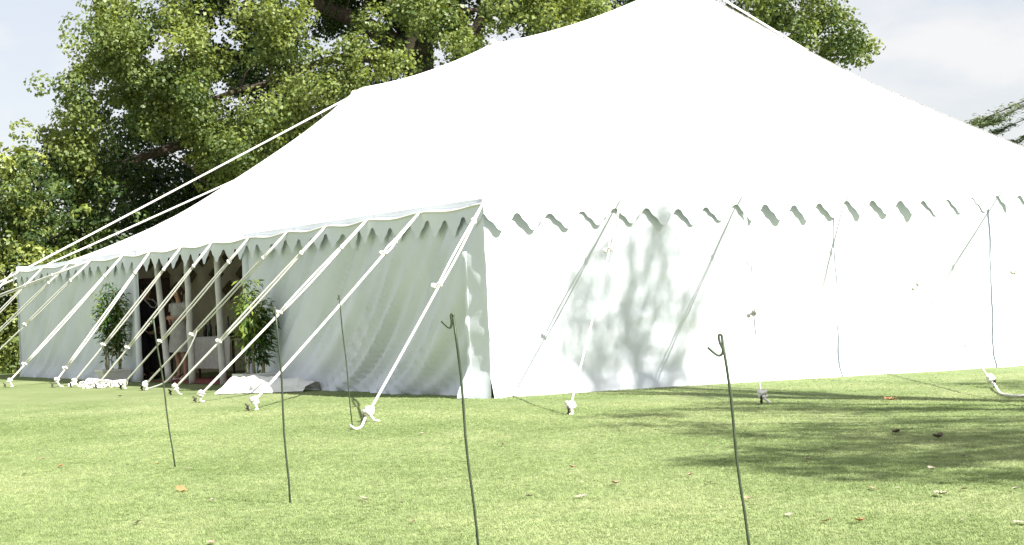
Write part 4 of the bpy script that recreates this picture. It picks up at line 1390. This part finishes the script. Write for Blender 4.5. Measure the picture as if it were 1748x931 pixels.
# ------------------------------------------------------------------ fallen leaves
def fallen():
    def lm(seed, curl):
        rr = random.Random(seed); mb = MB(); vs = []; n = 12
        prof = [.0, .35, .55, .42, .72, .5, .78, .55, .6, .34, .3, .0]
        for i in range(n):
            u = i / (n - 1) - .5
            for s in (-1, 0, 1):
                y = s * prof[i] * .42
                vs.append((u, y, curl * (y * y * 3.0 + u * u * 1.3) + .04 * rr.random()))
        fs = []
        for i in range(n - 1):
            for j in range(2):
                fs.append((i * 3 + j, (i + 1) * 3 + j, (i + 1) * 3 + j + 1, i * 3 + j + 1))
        vs += [(-.5, .012, .02), (-.5, -.012, .02), (-.78, .0, .06)]
        k = n * 3
        fs.append((k, k + 1, k + 2))
        mb.add(vs, fs)
        return mb.mesh('fallen_leaf')
    mats = {'pale': noisy('dry_leaf_pale', (.24, .225, .16), (.36, .335, .26), 20), 'orange': noisy('dry_leaf_orange', (.30, .13, .06), (.42, .22, .10), 20),
            'brown': noisy('dry_leaf_brown', (.09, .075, .05), (.15, .12, .08), 20), 'yellow': noisy('dry_leaf_yellow', (.40, .32, .12), (.52, .42, .18), 20),
            'pink': noisy('dry_leaf_pink', (.26, .17, .12), (.36, .25, .18), 20)}
    meshes = {}
    for k, mt in mats.items():
        meshes[k] = []
        for q in range(3):
            me = lm(q * 7 + len(k), .15 + .25 * q); me.materials.append(mt); meshes[k].append(me)
    spots = [(72, 788, 'pink', .11), (104, 799, 'orange', .12), (309, 840, 'orange', .12), (312, 846, 'yellow', .10), (235, 897, 'pale', .12), (360, 911, 'brown', .05), (42, 813, 'pale', .07), (177, 796, 'pale', .06), (187, 806, 'pale', .05),
             (65, 775, 'brown', .06), (190, 787, 'pink', .05), (268, 795, 'yellow', .08), (321, 803, 'pale', .09), (375, 814, 'pale', .07), (363, 859, 'pale', .09), (557, 718, 'brown', .08), (518, 773, 'pale', .06), (553, 745, 'pale', .05), (360, 931, 'pink', .10), (75, 905, 'pale', .04),
             (720, 743, 'pale', .11), (858, 760, 'brown', .08), (787, 755, 'brown', .06), (692, 738, 'pale', .06), (903, 851, 'pale', .10), (992, 852, 'pale', .13), (763, 822, 'pale', .05), (622, 857, 'pale', .10), (625, 862, 'pale', .06), (705, 895, 'pink', .06), (977, 803, 'pink', .12), (994, 827, 'pale', .05), (1015, 833, 'pale', .05), (1050, 830, 'pink', .12), (1179, 816, 'pink', .09), (676, 871, 'brown', .07), (686, 862, 'brown', .06),
             (1210, 829, 'brown', .09), (1219, 831, 'pale', .07), (1250, 859, 'brown', .05), (1276, 857, 'pink', .08), (1347, 885, 'pale', .11), (1377, 896, 'pink', .05), (1410, 897, 'orange', .10), (1468, 897, 'orange', .11), (1520, 686, 'orange', .22), (1508, 684, 'pink', .14), (1590, 808, 'pale', .13), (1602, 751, 'brown', .24), (1645, 783, 'brown', .10), (1607, 850, 'pale', .14), (1490, 839, 'pink', .09), (1645, 841, 'pink', .10), (1733, 841, 'pale', .09), (1742, 899, 'pale', .15), (1380, 790, 'pale', .11), (1205, 763, 'brown', .07), (1303, 748, 'brown', .07), (1530, 743, 'brown', .2), (1532, 838, 'pale', .06), (1645, 895, 'pale', .06), (205, 678, 'pale', .16)]
    special = {(104, 799): 'orange fallen leaf on the lawn beside a paler pink one, at the left', (309, 840): 'curled orange leaf standing on the lawn touching a yellow leaf', (312, 846): 'yellow leaf lying against a curled orange leaf on the lawn',
               (1520, 686): 'flat orange leaf lying in the dappled shade near the end wall', (1602, 751): 'largest dark leaf lying in the deepest shade on the lawn', (1410, 897): 'orange leaf on the sunny lawn right of the pigtail stake, nearer it', (1468, 897): 'orange leaf on the sunny lawn, farther right of the pigtail stake',
               (1742, 899): 'big pale leaf at the right edge of the sunny lawn', (205, 678): 'white scrap lying on the grass below the spare rope heap', (72, 788): 'pink leaf on the lawn beside an orange one, at the left'}
    marks = [(299, 797, 'the foot of the leftmost stake'), (495, 861, 'the foot of the second stake'), (602, 729, 'the foot of the farthest stake'), (972, 710, 'the first peg right of the corner'),
             (1300, 690, 'the middle peg before the sunlit end'), (1697, 662, 'the peg with the trailing rope'), (815, 931, 'the stake with the open hook'), (1277, 931, 'the stake with the pigtail loop'), (1748, 931, 'the lower right picture corner'), (0, 931, 'the lower left picture corner')]
    shade = {'pale': 'pale dry leaf', 'brown': 'dark brown leaf', 'pink': 'pinkish dry leaf', 'orange': 'orange leaf', 'yellow': 'yellow leaf'}
    ranks = ['nearest', 'second nearest', 'third nearest', 'fourth nearest', 'fifth nearest', 'sixth nearest', 'seventh nearest', 'eighth nearest', 'ninth nearest']
    by = {}
    for x, y, k, s in spots:
        dd, nm = min((math.hypot(x - a, (y - b) * 1.6), c) for a, b, c in marks)
        by.setdefault((k, nm), []).append((dd, x, y))
    words = {}
    for (k, nm), v in by.items():
        for i, (dd, x, y) in enumerate(sorted(v)):
            words[(x, y)] = '%s on the grass %s to %s' % (shade[k], ranks[i], nm)
    rr = random.Random(12)
    for x, y, k, s in spots:
        p = gp(x, y); p.z = lawn_z(p.x, p.y) + .014
        o = bpy.data.objects.new('fallen_leaf', rr.choice(meshes[k])); C.objects.link(o)
        o.location = p
        o.rotation_euler = (rr.uniform(-.2, .2), rr.uniform(-.2, .2), rr.uniform(0, 6.28))
        if (x, y) == (309, 840): o.rotation_euler = (.9, .3, .4)
        o.scale = (s * .62,) * 3
        lb = special.get((x, y))
        tag(o, lb or words[(x, y)], 'leaf', 'dry leaves fallen on the lawn')
fallen()
